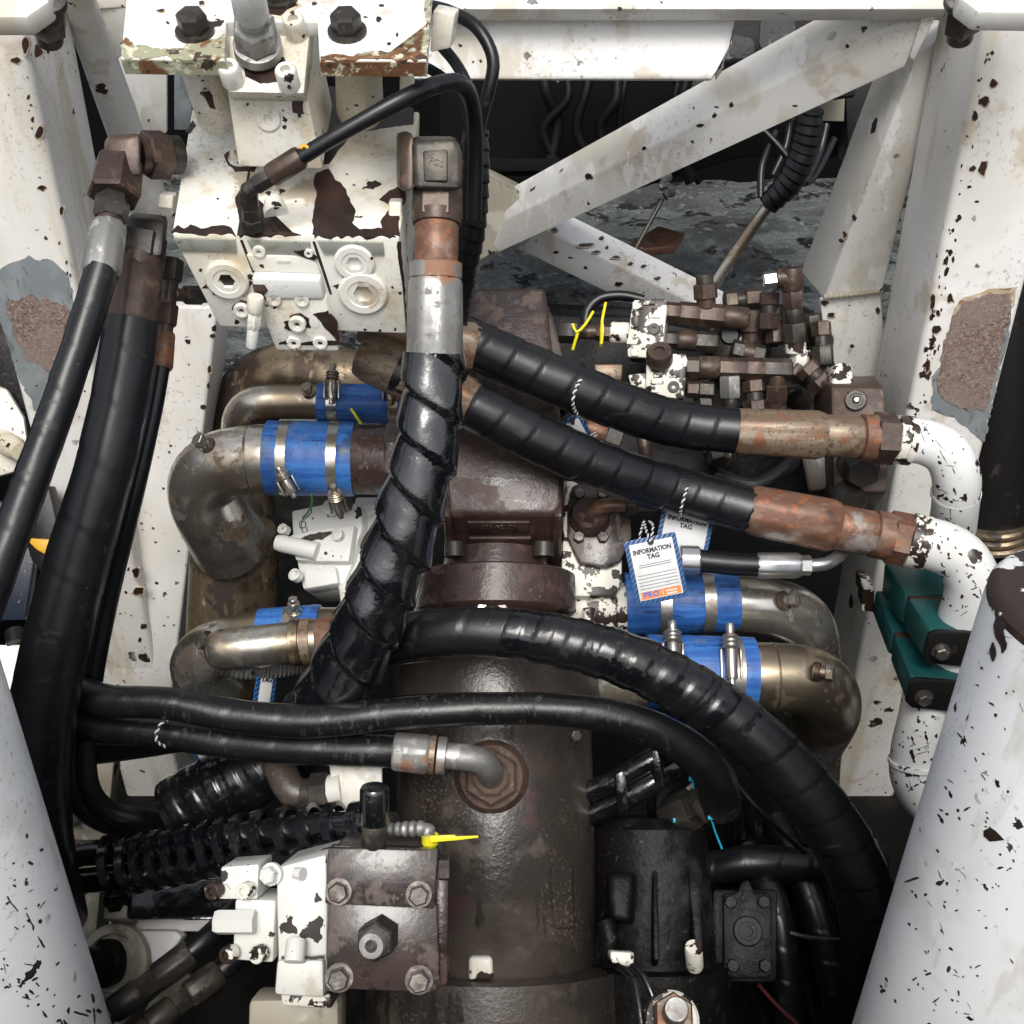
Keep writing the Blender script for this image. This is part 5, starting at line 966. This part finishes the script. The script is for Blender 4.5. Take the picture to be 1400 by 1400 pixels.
fitting('brown coupling pair showing beneath the dark capped valve block', (938, 532, 1.69), (975, 534, 1.69), [('nut', 0, .45, 12, 'hex', 'fitbrown'), ('nut', .42, 1, 14, 'hex', 'fitdark')])
t = fitting('tall stack of brown nuts with zinc side cap beside the inner brace', (1088, 482, 1.70), (1082, 366, 1.66), [('neck', 0, .15, 14, 'flaking'), ('nut', .12, .36, 17, 'hex', 'fitdark'), ('neck', .34, .55, 12, 'fitdark'), ('nut', .53, .75, 15, 'hex', 'fitbrown'), ('elbow', .73, 1, 15, 'fitbrown')])
fit(t, (1076, 380, 1.665), (1044, 384, 1.67), [('elbow_arm', 0, .45, 13, 'fitbrown'), ('side_cap', .42, 1, 12, 'hex', 'newzinc')])
fitting('short stack of dark nuts behind the tall nut stack', (1116, 488, 1.74), (1110, 430, 1.72), [('neck', 0, .3, 11, 'fitdark'), ('nut', .28, .6, 12, 'hex', 'fitdark'), ('nut', .58, 1, 13, 'hex', 'fitdark')])
fitting('brown connector between the elbow and the tall nut stack', (1046, 432, 1.76), (1085, 430, 1.74), [('coupling', 0, .5, 14, 'hex', 'fitbrown'), ('coupling', .45, 1, 15, 'fitdark')])
fitting('dark elbow low between the two coupling rows', (1000, 478, 1.72), (1040, 486, 1.72), [('nut', 0, .4, 15, 'hex', 'fitdark'), ('coupling', .35, .75, 13, 'fitbrown'), ('nut', .7, 1.1, 15, 'hex', 'fitdark')])
fitting('brown nut standing on the dome right of the upper elbow', (1062, 470, 1.72), (1060, 418, 1.72), [('nut', 0, .35, 15, 'hex', 'fitbrown'), ('neck', .3, .6, 11, 'fitbrown'), ('nut', .55, 1, 14, 'hex', 'fitdark')])
fitting('wide dark union behind the coupling rows', (985, 450, 1.80), (1066, 456, 1.80), [('nut', 0, .3, 19, 'hex', 'fitdark'), ('coupling', .28, .7, 16, 'fitbrown'), ('nut', .66, 1, 19, 'hex', 'fitdark')])
fitting('brown stub leaning against the lower coupling row end', (1082, 505, 1.70), (1106, 520, 1.70), [('nut', 0, .6, 15, 'hex', 'fitbrown'), ('neck', .5, 1.2, 12, 'fitdark')])
fitting('flaking painted nut at the foot of the tall nut stack', (1090, 520, 1.71), (1096, 478, 1.70), [('nut', 0, .5, 15, 'flaking'), ('nut', .45, 1, 14, 'hex', 'flaking')])
fitting('dark coupling tucked under the upper wrapped hose', (905, 585, 1.62), (960, 596, 1.62), [('nut', 0, .4, 14, 'hex', 'fitdark'), ('coupling', .35, 1, 12, 'fitbrown')])
fitting('dark valve cap beside the dark coupling', (975, 600, 1.60), (984, 632, 1.58), [('cap', 0, .6, 19, 'fitdark'), ('cap', .5, 1, 15, 'hex', 'fitdark')])
for lab, A, B, k in (('brown hex coupling above the brown port block', (1100, 500, 1.66), (1128, 530, 1.66), 17), ('dark nut stacked right of the tall nut stack', (1122, 440, 1.70), (1126, 500, 1.70), 14), ('brown elbow nut left of the tall nut stack', (1052, 400, 1.70), (1050, 450, 1.71), 14), ('short brown nipple behind the upright capped nut', (990, 412, 1.78), (1040, 408, 1.78), 15), ('dark union at the right end of the short coupling pair', (1000, 500, 1.72), (1046, 540, 1.72), 17), ('brown swivel nut under the lower coupling row', (1030, 520, 1.69), (1034, 570, 1.69), 16), ('dark flanged nipple beside the grey zinc nut', (960, 520, 1.70), (964, 560, 1.70), 14)):
    fitting(lab, A, B, [('nut', 0, .34, k, 'hex', 'fitbrown'), ('neck', .3, .6, k*.75, 'fitdark'), ('nut', .55, 1, k*1.05, 'hex', 'fitdark' if 'dark' in lab else 'fitbrown')])
for lab, pts, r in (('black hose bending down behind the tall nut stack', [(1040, 560, 1.80), (1075, 540, 1.79), (1118, 500, 1.80), (1130, 440, 1.85)], 13), ('black hose running under the lower coupling row', [(930, 560, 1.74), (980, 575, 1.73), (1050, 560, 1.74), (1110, 590, 1.76)], 12), ('black hose passing below the upper tan ferrule', [(980, 650, 1.62), (1030, 664, 1.60), (1075, 640, 1.62), (1110, 600, 1.68)], 12)):
    setp(tube('hose', pts, r, 'rubber', None, n=18), lab, 'hose')
for lab, pts in (('yellow cable tie with upright tail on the brown stem', [(828, 414, 1.735), (823, 440, 1.72), (822, 460, 1.72), (821, 473, 1.735)]), ('yellow cable tie knotted with two splayed tails on the brown stem', [(811, 426, 1.735), (799, 445, 1.725), (788, 454, 1.72), (783, 443, 1.725)])):
    t = thing('cable_tie', lab, 'cable tie', pts[1], 'yellow cable ties on the brown stem'); tube('strap', pts, 2, 'yellow', t, n=8); tube('tail', [(790, 455, 1.72), (786, 468, 1.725), (783, 478, 1.73)] if 'knot' in lab else [(823, 440, 1.718), (824, 452, 1.716), (822, 470, 1.72)], 2.2, 'yellow', t, n=8)
cable('thin black hose looping behind the flaking valve block', [(800, 450, 1.82), (803, 425, 1.82), (820, 408, 1.82), (850, 404, 1.82), (880, 410, 1.82)], 7, group=None)
# dark pump bodies behind the cluster
t = thing('hydraulic_pump', 'dark brown pump casting behind the valve cluster', 'pump', (950, 600, 1.95))
hexa('casting', [(742, 424, 1.92), (860, 430, 1.92), (1100, 470, 1.86), (1130, 560, 1.84), (1120, 690, 1.90), (800, 690, 1.85), (770, 600, 1.88)], [(742, 414, 2.1), (860, 420, 2.1), (1100, 460, 2.1), (1130, 550, 2.1), (1120, 690, 2.2), (800, 690, 2.2), (770, 600, 2.15)], 'darkcast', t, .012, seg=3)
hexa('port_block', [(650, 430, 1.90), (752, 424, 1.90), (782, 520, 1.86), (800, 560, 1.86), (720, 560, 1.86)], [(650, 424, 2.0), (752, 418, 2.0), (782, 510, 2.0), (800, 560, 2.0), (720, 560, 2.0)], 'casting', t, .006)
lathe('dome', (1010, 480, 1.84), (1004, 466, 1.76), [(0, 44), (.6, 42), (.9, 34), (1, 22)], 40, 'casting', t); lathe('port_cap', (1000, 462, 1.79), (998, 458, 1.755), [(0, 14), (.9, 13), (1, 11)], 24, 'rubber', t)
lathe('dome', (1085, 530, 1.84), (1080, 510, 1.78), [(0, 36), (.6, 34), (1, 22)], 36, 'casting', t); lathe('drain_plug', (990, 640, 1.86), (984, 618, 1.76), [(0, 22), (.8, 20), (1, 16)], 24, 'fitdark', t)
slab('copper_plate', [(812, 498, 1.74), (852, 498, 1.74), (850, 520, 1.74), (815, 516, 1.74)], .03, 'rusttan', t, bevel=.003)
fit(t, (800, 585, 1.70), (850, 602, 1.70), [('stub', 0, .6, 16, 'rust'), ('stub', .55, 1, 19, 'hex', 'fitdark')]); fit(t, (878, 590, 1.72), (884, 625, 1.72), [('stub', 0, 1, 9, 'fitbrown')])
# brown valve block at the right
t = thing('port_manifold', 'brown oily port block with round plugs left of the white pipe collars', 'manifold', (1160, 640, 1.62))
hexa('body', [(1136, 527, 1.58), (1208, 529, 1.56), (1214, 640, 1.53), (1212, 674, 1.53), (1140, 672, 1.55)], [(1112, 514, 1.70), (1196, 514, 1.70), (1202, 640, 1.68), (1196, 700, 1.70), (1112, 696, 1.70)], 'fitbrown', t, .004)
hexa('side_body', [(1095, 625, 1.62), (1140, 600, 1.62), (1140, 668, 1.6), (1105, 672, 1.62)], [(1095, 610, 1.74), (1140, 590, 1.74), (1140, 690, 1.74), (1105, 690, 1.74)], 'casting', t, .005)
pq = plane((1136, 527, 1.58), (1208, 529, 1.56), (1140, 672, 1.55)); plug(t, pq, 1170, 548, 15, 'fitdark', h=.005); bolt(t, pq.at(1171, 548, .002), pq.n, .004, .005, 'steel', False)
fit(t, (1172, 632, 1.55), (1180, 648, 1.50), [('hex_plug', 0, .3, 28, 'fitdark'), ('hex_plug', .3, 1, 23, 'hex', 'fitdark')])
slab('lug', [(1140, 500, 1.62), (1152, 494, 1.62), (1166, 500, 1.62), (1168, 530, 1.60), (1138, 528, 1.60)], .03, 'flaking', t, bevel=.004); lathe('lower_plug', (1160, 668, 1.58), (1158, 692, 1.53), [(0, 26), (.8, 24), (1, 18)], 30, 'fitdark', t)
# pump cover with four bolts and copper pipe
t = thing('pump_flange', 'oily four bolt pump flange with copper elbow on a flaking white block', 'pump', (805, 790, 1.56))
pf2 = facing(808, 710, 1.50, tx=-.35)
slab('white_block', [(772, 652), (850, 655), (852, 790), (842, 812), (776, 812), (768, 780)], .10, 'flaking', t, pf2, .004, lift=-.012)
slab('flange', [(782, 664), (800, 656), (838, 662), (862, 672), (864, 735), (848, 768), (830, 776), (792, 770), (776, 735), (776, 690)], .014, 'platebrown', t, pf2, .004)
lathe('hub', pf2.at(806, 708), pf2.at(806, 706, .016), [(0, .029), (.6, .028), (1, .024)], 36, 'brown', t, px=False)
tube('copper_pipe', [pf2.at(808, 708, .002), pf2.at(814, 702, .018), pf2.at(830, 699, .024), pf2.at(868, 697, .024)], .0105, 'rust', t, n=22)
lathe('pipe_nut', pf2.at(852, 698, .024), pf2.at(868, 697, .024), [(0, .012), (.1, .016), (.9, .016), (1, .013)], 20, 'fitbrown', t, px=False); lathe('pipe_nut', pf2.at(868, 700, .022), pf2.at(896, 700, .022), [(0, .013), (1, .013)], 6, 'fitdark', t, px=False)
for x, y in ((792, 677), (824, 677), (791, 736), (824, 736)): bolt(t, pf2.at(x, y), pf2.n, .0082, .009, 'boltdark', False)
t = thing('white_stub', 'flaking white bracket with upright stud between the flange and the blue sleeve', 'bracket', (810, 850, 1.52))
pz = facing(815, 840, 1.50, tx=-.2); slab('plate', [(788, 808), (850, 802), (856, 826), (850, 868), (790, 866)], .02, 'flaking', t, pz, .003); fit(t, (806, 862, 1.45), (805, 832, 1.46), [('stud', 0, .75, 8, 'flaking'), ('stud', .7, 1, 9, 'flaking')])

# white relief valve at the left, under the large blue sleeve
t = thing('relief_valve', 'white painted relief valve with cylinder spool below the large blue sleeve', 'valve', (440, 800, 1.62))
pr = plane((398, 700, 1.60), (490, 690, 1.58), (405, 800, 1.56))
slab('body', [(398, 698), (436, 690), (466, 682), (492, 690), (496, 720), (488, 745), (482, 770), (470, 800), (414, 806), (408, 780), (400, 740)], .08, 'cleanwhite', t, pr, .004)
slab('step_block', [(402, 736), (440, 728), (490, 722), (482, 772), (440, 772), (410, 770)], .03, 'cleanwhite', t, pr, .003, lift=.016); slab('step_block', [(418, 780), (462, 776), (466, 800), (420, 808)], .03, 'cleanwhite', t, pr, .004, lift=.010)
decal('paint_chip', [(402, 738), (436, 728), (462, 727), (440, 738), (412, 744)], pr.off(.016), 'casting', t, 1)
lathe('spool', pr.at(442, 760, .022), pr.at(390, 750, .030), [(0, .0125), (.85, .0125), (1, .011), (1, .006), (.9, .006)], 24, 'cleanwhite', t, px=False)
for x, y, r in ((396, 730, 8), (470, 738, 9), (412, 792, 9), (459, 700, 11)): lathe('cap_screw', pr.at(x, y, .012), pr.at(x-2, y-1, .024), [(0, r*.001), (.9, r*.001), (1, r*.0008), (1, r*.0005), (.8, r*.0005)], 20, 'cleanwhite', t, px=False)
tube('scribble', [pr.at(x, y, .0006) for x, y in ((425, 690), (426, 700), (419, 708), (410, 714), (411, 722), (418, 720), (417, 713), (412, 716), (414, 728), (420, 727), (419, 721))], .0007, 'ink', t, n=6); lathe('blank_plug', pr.at(473, 696, .01), pr.at(480, 690, .02), [(0, .012), (1, .011)], 6, 'fitbrown', t, px=False)
t = thing('white_block', 'white mounting block with dark rubber corner behind the oily hose', 'block', (500, 800, 1.55))
hexa('body', [(486, 690, 1.62), (560, 688, 1.6), (560, 900, 1.5), (470, 850, 1.5), (462, 800, 1.54), (478, 790, 1.55)], [(486, 680, 1.75), (560, 680, 1.75), (560, 900, 1.7), (470, 850, 1.7), (462, 800, 1.7), (478, 790, 1.7)], 'cleanwhite', t, .004); slab('rubber_pad', [(486, 735, 1.585), (508, 728, 1.58), (506, 775, 1.56), (488, 782, 1.56)], .02, 'fitdark', t, bevel=.003)
t = thing('clamp_screw', 'small brass clamp screw above the polished elbow', 'bolt', (402, 838, 1.44)); fit(t, (404, 846, 1.42), (400, 818, 1.40), [('screw', 0, .4, 10, 'brass'), ('screw', .4, .8, 8, 'brass'), ('screw', .75, 1, 6, 'brass')])

# ================================================================ dark corner: cables, bands and ties at the lower right
for i, (y0, dy) in enumerate(((1108, 0), (1076, 0))):
    setp(tube('hose', [(790, y0+12, 1.36), (840, y0-8, 1.34), (900, y0-44, 1.33), (950, y0-78, 1.36)], 15, 'oilrubber', None, n=22), ('lower', 'upper')[i] + ' of two short oily hoses rising beside the drum under the braided hose', 'hose')
for i, (x, y) in enumerate(((848, 1088), (898, 1056))):
    t = thing('hose_band', 'black moulded band joining the two short oily hoses', 'band', (x, y, 1.32), 'bands on the two short oily hoses'); slab('band', [(x-8, y-30, 1.315), (x+8, y-36, 1.315), (x+14, y+22, 1.315), (x-4, y+28, 1.315)], .03, 'oilrubber', t, bevel=.005)
rg = random.Random(3)
for i in range(16):
    x0 = 960+i*15; y0 = 1040+i*13+rg.uniform(-20, 20); dd = 1.50+rg.uniform(0, .22)
    cable('black cable in the dark loom beneath the arched hose', [(x0, y0, dd), (x0+rg.uniform(5, 25), y0+110, dd+.03), (x0+rg.uniform(30, 60), y0+240, dd+.04), (x0+rg.uniform(70, 120), y0+420, dd+.05)], rg.uniform(6, 13), rg.choice(['rubber', 'rubber', 'rubberwet', 'rubberdusty']), 'cables of the dark loom', n=12)
for lab, pts, r in (('thick black hose rising beside the black cover plate', [(1080, 1420, 1.42), (1074, 1330, 1.42), (1060, 1240, 1.44), (1020, 1160, 1.5)], 19), ('thick black hose leaning against the arched hose near the deck', [(1150, 1430, 1.46), (1135, 1330, 1.46), (1105, 1220, 1.48), (1060, 1120, 1.55)], 20), ('thick black hose crossing level in the dark corner', [(960, 1190, 1.48), (1030, 1178, 1.46), (1110, 1182, 1.47), (1200, 1170, 1.52)], 22)):
    setp(tube('hose', pts, r, 'rubber', None, n=24, wrap=('seam', .04, .0012, 1)), lab, 'hose')
cable('thin black wire crossing in front of the dark loom', [(985, 1030, 1.36), (1010, 1075, 1.36), (1050, 1120, 1.36), (1100, 1165, 1.4)], 4, group=None, n=10)
cable('grey ribbed strap end pointing at the arched hose from the dark loom', [(1080, 1275, 1.4), (1110, 1282, 1.4), (1165, 1285, 1.42)], 3, 'fitdark', group=None, n=8)
cable('red printed cable at the bottom of the dark loom', [(1036, 1345, 1.4), (1060, 1372, 1.4), (1095, 1405, 1.4)], 3, 'red', group=None, n=8)
t = thing('swivel_block', 'dark pipe flange behind the cyan ties', 'flange', (920, 1110, 1.45)); lathe('flange', (918, 1105, 1.42), (945, 1100, 1.36), [(0, 36), (.5, 36), (.6, 26), (1, 24)], 32, 'darkcast', t); slab('pale_label', [(938, 1078, 1.33), (956, 1064, 1.33), (962, 1072, 1.33), (948, 1086, 1.33)], .006, 'tanpaint', t, bevel=.001)
lathe('ram_body', (1010, 1180, 1.65), (1120, 1190, 1.65), [(0, 40), (.4, 40), (.42, 46), (.6, 46), (.62, 40), (1, 40)], 32, 'darkcast', t)
for k, pts in enumerate(([(922, 1118, 1.34), (924, 1122, 1.33), (928, 1135, 1.33), (933, 1146, 1.33)], [(938, 1046, 1.34), (946, 1066, 1.31), (948, 1080, 1.305), (944, 1098, 1.31), (951, 1116, 1.32)], [(968, 1108, 1.29), (972, 1118, 1.285), (978, 1138, 1.30), (987, 1160, 1.31)])):
    t = thing('cable_tie', ('short cyan cable tie on the dark pipe flange', 'cyan cable tie wrapped over the pale label', 'cyan cable tie with long tail on the braided hose ferrule')[k], 'cable tie', pts[1]); tube('strap', pts, 1.6, 'cyan', t, n=8); a = pts[1]; slab('head', [(a[0]-4, a[1]-3, a[2]-.004), (a[0]+4, a[1]-3, a[2]-.004), (a[0]+4, a[1]+3, a[2]-.004), (a[0]-4, a[1]+3, a[2]-.004)], .006, 'cyan', t, bevel=.001)
t = fitting('rusty ringed fitting with pale end cap at the bottom of the gear housing', (915, 1400, 1.12), (925, 1380, 1.03), [('base', 0, .35, 38, 'flaking'), ('nut', .33, .7, 29, 'hex', 'rusttan'), ('end_cap', .68, 1, 17, 'zinc')], group=None)
cable('thin oily cable looping from the white pad to the ringed fitting', [(846, 1322, 1.14), (864, 1335, 1.12), (872, 1365, 1.1), (880, 1420, 1.08)], 5, 'oilrubber', group=None, n=12)
cable('second thin oily cable from the white pad behind the ringed fitting', [(864, 1322, 1.15), (880, 1335, 1.13), (892, 1362, 1.12)], 5, 'oilrubber', group=None, n=12)

# ================================================================ lower left corner behind the white barrel
t = thing('mount_bracket', 'dirty white bracket plate with round bored boss behind the left barrel', 'bracket', (170, 1320, 1.35))
pm2 = facing(180, 1310, 1.34, tx=-.3); slab('plate', [(126, 1272), (240, 1272), (250, 1280), (222, 1322), (190, 1372), (150, 1420), (120, 1420), (118, 1300)], .03, 'white', t, pm2, .004); slab('back_plate', [(140, 1252), (300, 1256), (270, 1276), (140, 1272)], .02, 'white', t, pm2, .003, lift=-.02)
lathe('boss', pm2.at(158, 1316), pm2.at(156, 1316, .012), [(0, .046), (.8, .045), (1, .041), (1, .034), (.2, .033)], 40, 'tanpaint', t, px=False); lathe('bush', pm2.at(150, 1316, -.004), pm2.at(128, 1318, .03), [(0, .028), (.3, .028), (.35, .022), (1, .022)], 24, 'blackpaint', t, px=False)
slab('white_web', [(170, 1420), (200, 1372), (250, 1330), (262, 1340), (215, 1420)], .02, 'tanpaint', t, pm2, .003, lift=-.01)
for i, (A, B) in enumerate((((140, 1392, 1.22), (262, 1302, 1.26)), ((190, 1412, 1.22), (300, 1330, 1.28)))):
    t = thing('hose_assembly', ('black hose with dark ferrule and nut in front of the bored boss', 'black hose with worn grey ferrule at the bottom left')[i], 'hose', A); fit(t, A, B, [('end_nut', -.1, .12, 15, 'fitbrown'), ('elbow', .1, .42, 19, 'fitdark'), ('nut', .4, .62, 17, 'hex', 'fitdark'), ('ferrule', .6, 1, 20, 'crimp', 'fitdark')]); tube('hose', [(B[0]-6, B[1]+4, B[2]), (B[0]+30, B[1]-28, B[2]+.02), (B[0]+70, B[1]-70, B[2]+.08)], 15, 'rubber', t, n=20)
t = thing('valve_bank', 'oily black valve casting under the spiral guarded hoses', 'valve', (230, 1230, 1.4)); hexa('body', [(176, 1206, 1.36), (330, 1196, 1.36), (320, 1258, 1.32), (172, 1258, 1.32)], [(176, 1206, 1.5), (330, 1196, 1.5), (320, 1258, 1.5), (172, 1258, 1.5)], 'oilrubber', t, .006)
bolt(t, P(159, 1232, 1.34), -FW, .012, .01, 'darkcast', True); slab('ear', [(146, 1214, 1.35), (176, 1212, 1.35), (174, 1256, 1.33), (140, 1256, 1.33)], .04, 'tanpaint', t, bevel=.003)
t = thing('foot_bracket', 'cream stained frame foot beside the left barrel', 'frame', (105, 1200, 1.45)); hexa('plate', [(80, 1100, 1.42), (150, 1118, 1.42), (140, 1190, 1.40), (130, 1290, 1.36), (100, 1290, 1.36), (78, 1200, 1.4)], [(80, 1100, 1.5), (150, 1118, 1.5), (140, 1190, 1.5), (130, 1290, 1.5), (100, 1290, 1.5), (78, 1200, 1.5)], 'tanpaint', t, .004); lathe('ring', (96, 1108, 1.41), (94, 1106, 1.38), [(0, 22), (1, 20), (1, 14), (.5, 14)], 28, 'fitdark', t)
t = thing('stud_bracket', 'stained cream plate seen between the curling hoses', 'plate', (140, 1060, 1.5)); slab('plate', [(122, 1030, 1.5), (156, 1036, 1.5), (150, 1106, 1.5), (124, 1100, 1.5)], .03, 'tanpaint', t, bevel=.003)

# ================================================================ left edge beyond the post
t = thing('side_machinery', 'cream chipped casting with black cables left of the left post', 'casting', (10, 600, 1.9))
hexa('casting', [(-70, 520, 1.85), (10, 530, 1.85), (34, 570, 1.85), (44, 640, 1.85), (-10, 655, 1.85), (-70, 650, 1.85)], [(-70, 520, 2.0), (10, 530, 2.0), (34, 570, 2.0), (44, 640, 2.0), (-10, 655, 2.0), (-70, 650, 2.0)], 'cream', t, .01); lathe('stub', (0, 600, 1.86), (28, 618, 1.80), [(0, 16), (.7, 16), (1, 12)], 20, 'cream', t)
slab('dark_plate', [(-60, 440, 1.95), (20, 440, 1.95), (40, 560, 1.95), (-60, 560, 1.95)], .02, 'darkcast', t, bevel=.004)
t = thing('navy_plate', 'navy painted plate with worn edge left of the thickest hose', 'plate', (20, 800, 1.7)); slab('plate', [(-40, 680, 1.7), (20, 690, 1.7), (46, 770, 1.7), (34, 848, 1.7), (-40, 850, 1.7)], .02, 'navypaint', t, bevel=.003); slab('black_arm', [(30, 668, 1.68), (66, 664, 1.68), (84, 740, 1.68), (60, 790, 1.68), (40, 760, 1.68)], .03, 'blackpaint', t, bevel=.003)
t = thing('yellow_flag', 'yellow painted wedge between the two thick left hoses', 'bracket', (52, 745, 1.6)); slab('wedge', [(34, 736, 1.6), (72, 738, 1.6), (72, 764, 1.6), (50, 752, 1.6)], .02, 'amber', t, bevel=.002)
t = thing('grey_cover', 'pale grey cover with black grommet at the left edge', 'cover', (10, 930, 1.5)); slab('plate', [(-60, 882, 1.45), (36, 880, 1.45), (30, 960, 1.42), (20, 1040, 1.4), (-60, 1040, 1.4)], .02, 'bigwhite', t, bevel=.004); fit(t, (20, 862, 1.46), (22, 880, 1.45), [('grommet', 0, 1, 13, 'blackpaint')])

# ================================================================ far background right: cables, pale plate, brass rod
t = thing('spiral_hose', 'black spiral wrapped hose hanging in the gap beyond the diagonal brace', 'hose', (1060, 280, 2.6)); tube('spiral_wrap', [(1108, 150, 2.5), (1100, 200, 2.55), (1082, 245, 2.6), (1050, 280, 2.65)], [17, 18, 18, 14], 'rubber', t, n=28, wrap=('saw', .022, .004, 1))
for k, pts in enumerate(([(1035, 170, 2.7), (1060, 195, 2.7), (1085, 225, 2.7)], [(1130, 170, 2.75), (1120, 210, 2.75), (1100, 250, 2.7)], [(1140, 190, 2.8), (1110, 245, 2.75), (1080, 250, 2.7)], [(1040, 270, 2.7), (1042, 225, 2.7), (1060, 180, 2.72)], [(1080, 160, 2.8), (1074, 200, 2.8), (1056, 240, 2.8)])):
    cable('black cable tangled round the hanging spiral hose', pts, 5, group='cables beyond the diagonal brace', n=10)
t = thing('pale_plate', 'rust speckled pale plate beyond the diagonal brace', 'plate', (1115, 150, 2.8)); slab('plate', [(1078, 70, 2.75), (1120, 60, 2.75), (1156, 120, 2.8), (1154, 166, 2.85), (1076, 164, 2.85)], .02, 'tanpaint', t, bevel=.002)
t = thing('dark_column', 'dark upright column beyond the inner brace', 'column', (1180, 180, 2.8)); slab('column', [(1152, 60, 2.9), (1230, 60, 2.9), (1220, 220, 3.0), (1160, 220, 3.0)], .1, 'blackpaint', t, bevel=.006)
t = thing('dirty_casting', 'dusty grey machine casting in the gap above the diagonal brace', 'casting', (1040, 60, 2.4)); hexa('casting', [(1040, 10, 2.4), (1090, 10, 2.4), (1086, 60, 2.4), (1050, 84, 2.4), (1036, 60, 2.4)], [(1040, 10, 2.6), (1090, 10, 2.6), (1086, 60, 2.6), (1050, 84, 2.6), (1036, 60, 2.6)], 'mud', t, .01); slab('block', [(990, 42, 2.35), (1034, 50, 2.35), (1034, 80, 2.35), (985, 82, 2.35)], .1, 'mud', t, bevel=.012); slab('back_plate', [(960, 0, 2.7), (1170, 0, 2.7), (1170, 130, 2.7), (940, 160, 2.7)], .02, 'darkcast', t, bevel=.004)
t = setp(tube('brass_rod', [(1048, 285, 2.75), (1010, 338, 2.8), (968, 402, 2.85)], [8, 8, 8], 'brass', None, n=18), 'thin brass rod slanting behind the valve fittings', 'rod')
setp(tube('grey_rod', [(906, 272, 2.9), (888, 305, 2.9), (868, 342, 2.9)], 3, 'fitdark', None, n=12), 'thin grey rod standing on the muddy deck', 'rod')
t = thing('rope_knot', 'frayed pale rope wrapped on the grey rod top', 'rope', (912, 262, 2.88)); tube('rope', [(915, 240, 2.88), (906, 252, 2.87), (918, 260, 2.87), (908, 268, 2.87)], 6, 'mud', t, n=12, wrap=('rib', .02, .003, 1))
rg = random.Random(9)
for k in range(8):
    x0 = 745+k*30+rg.uniform(-10, 10); cable('black cable hanging in the dark opening under the cross beam', [(x0, 80, 3.0), (x0+rg.uniform(-15, 30), 130+rg.uniform(-10, 10), 3.0), (x0+rg.uniform(-25, 25), 185+rg.uniform(-15, 15), 3.05), (x0+rg.uniform(-30, 30), 250, 3.1)], rg.uniform(4, 9), 'deepcable', group='cables in the dark opening', n=10)
t = thing('dark_machinery', 'machine casing coloured black for the shade of the dark opening', 'casing', (800, 200, 3.2)); hexa('casing', [(600, 40, 3.1), (1200, 40, 3.1), (1180, 215, 3.25), (1010, 215, 3.25), (860, 262, 3.25), (600, 268, 3.25)], [(600, 40, 3.5), (1200, 40, 3.5), (1180, 215, 3.5), (1010, 215, 3.5), (860, 262, 3.5), (600, 268, 3.5)], 'void', t, .01)  # casing blacked out: the opening's shade is in its colour
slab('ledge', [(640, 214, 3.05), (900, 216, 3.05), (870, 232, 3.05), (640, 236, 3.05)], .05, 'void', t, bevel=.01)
t = thing('rusty_scrap', 'rusty red scrap plate lying on the muddy deck behind the braces', 'scrap', (905, 322, 3.6)); slab('plate', [(862, 330, 3.6), (900, 308, 3.7), (938, 318, 3.7), (925, 336, 3.6), (880, 342, 3.6)], .03, 'rust', t, bevel=.006)
t = setp(tube('cable_tie', [(480, 559, 1.57), (488, 571, 1.565), (497, 584, 1.57)], 2, 'yellow', None, n=8), 'thin yellow cable tie tail across the short blue sleeve', 'cable tie')
setp(tube('wire', [(426, 676, 1.45), (426, 690, 1.47), (420, 702, 1.50), (414, 708, 1.53)], 1.6, 'wiregreen', None, n=8), 'thin green wire hanging from the large blue sleeve', 'wire')
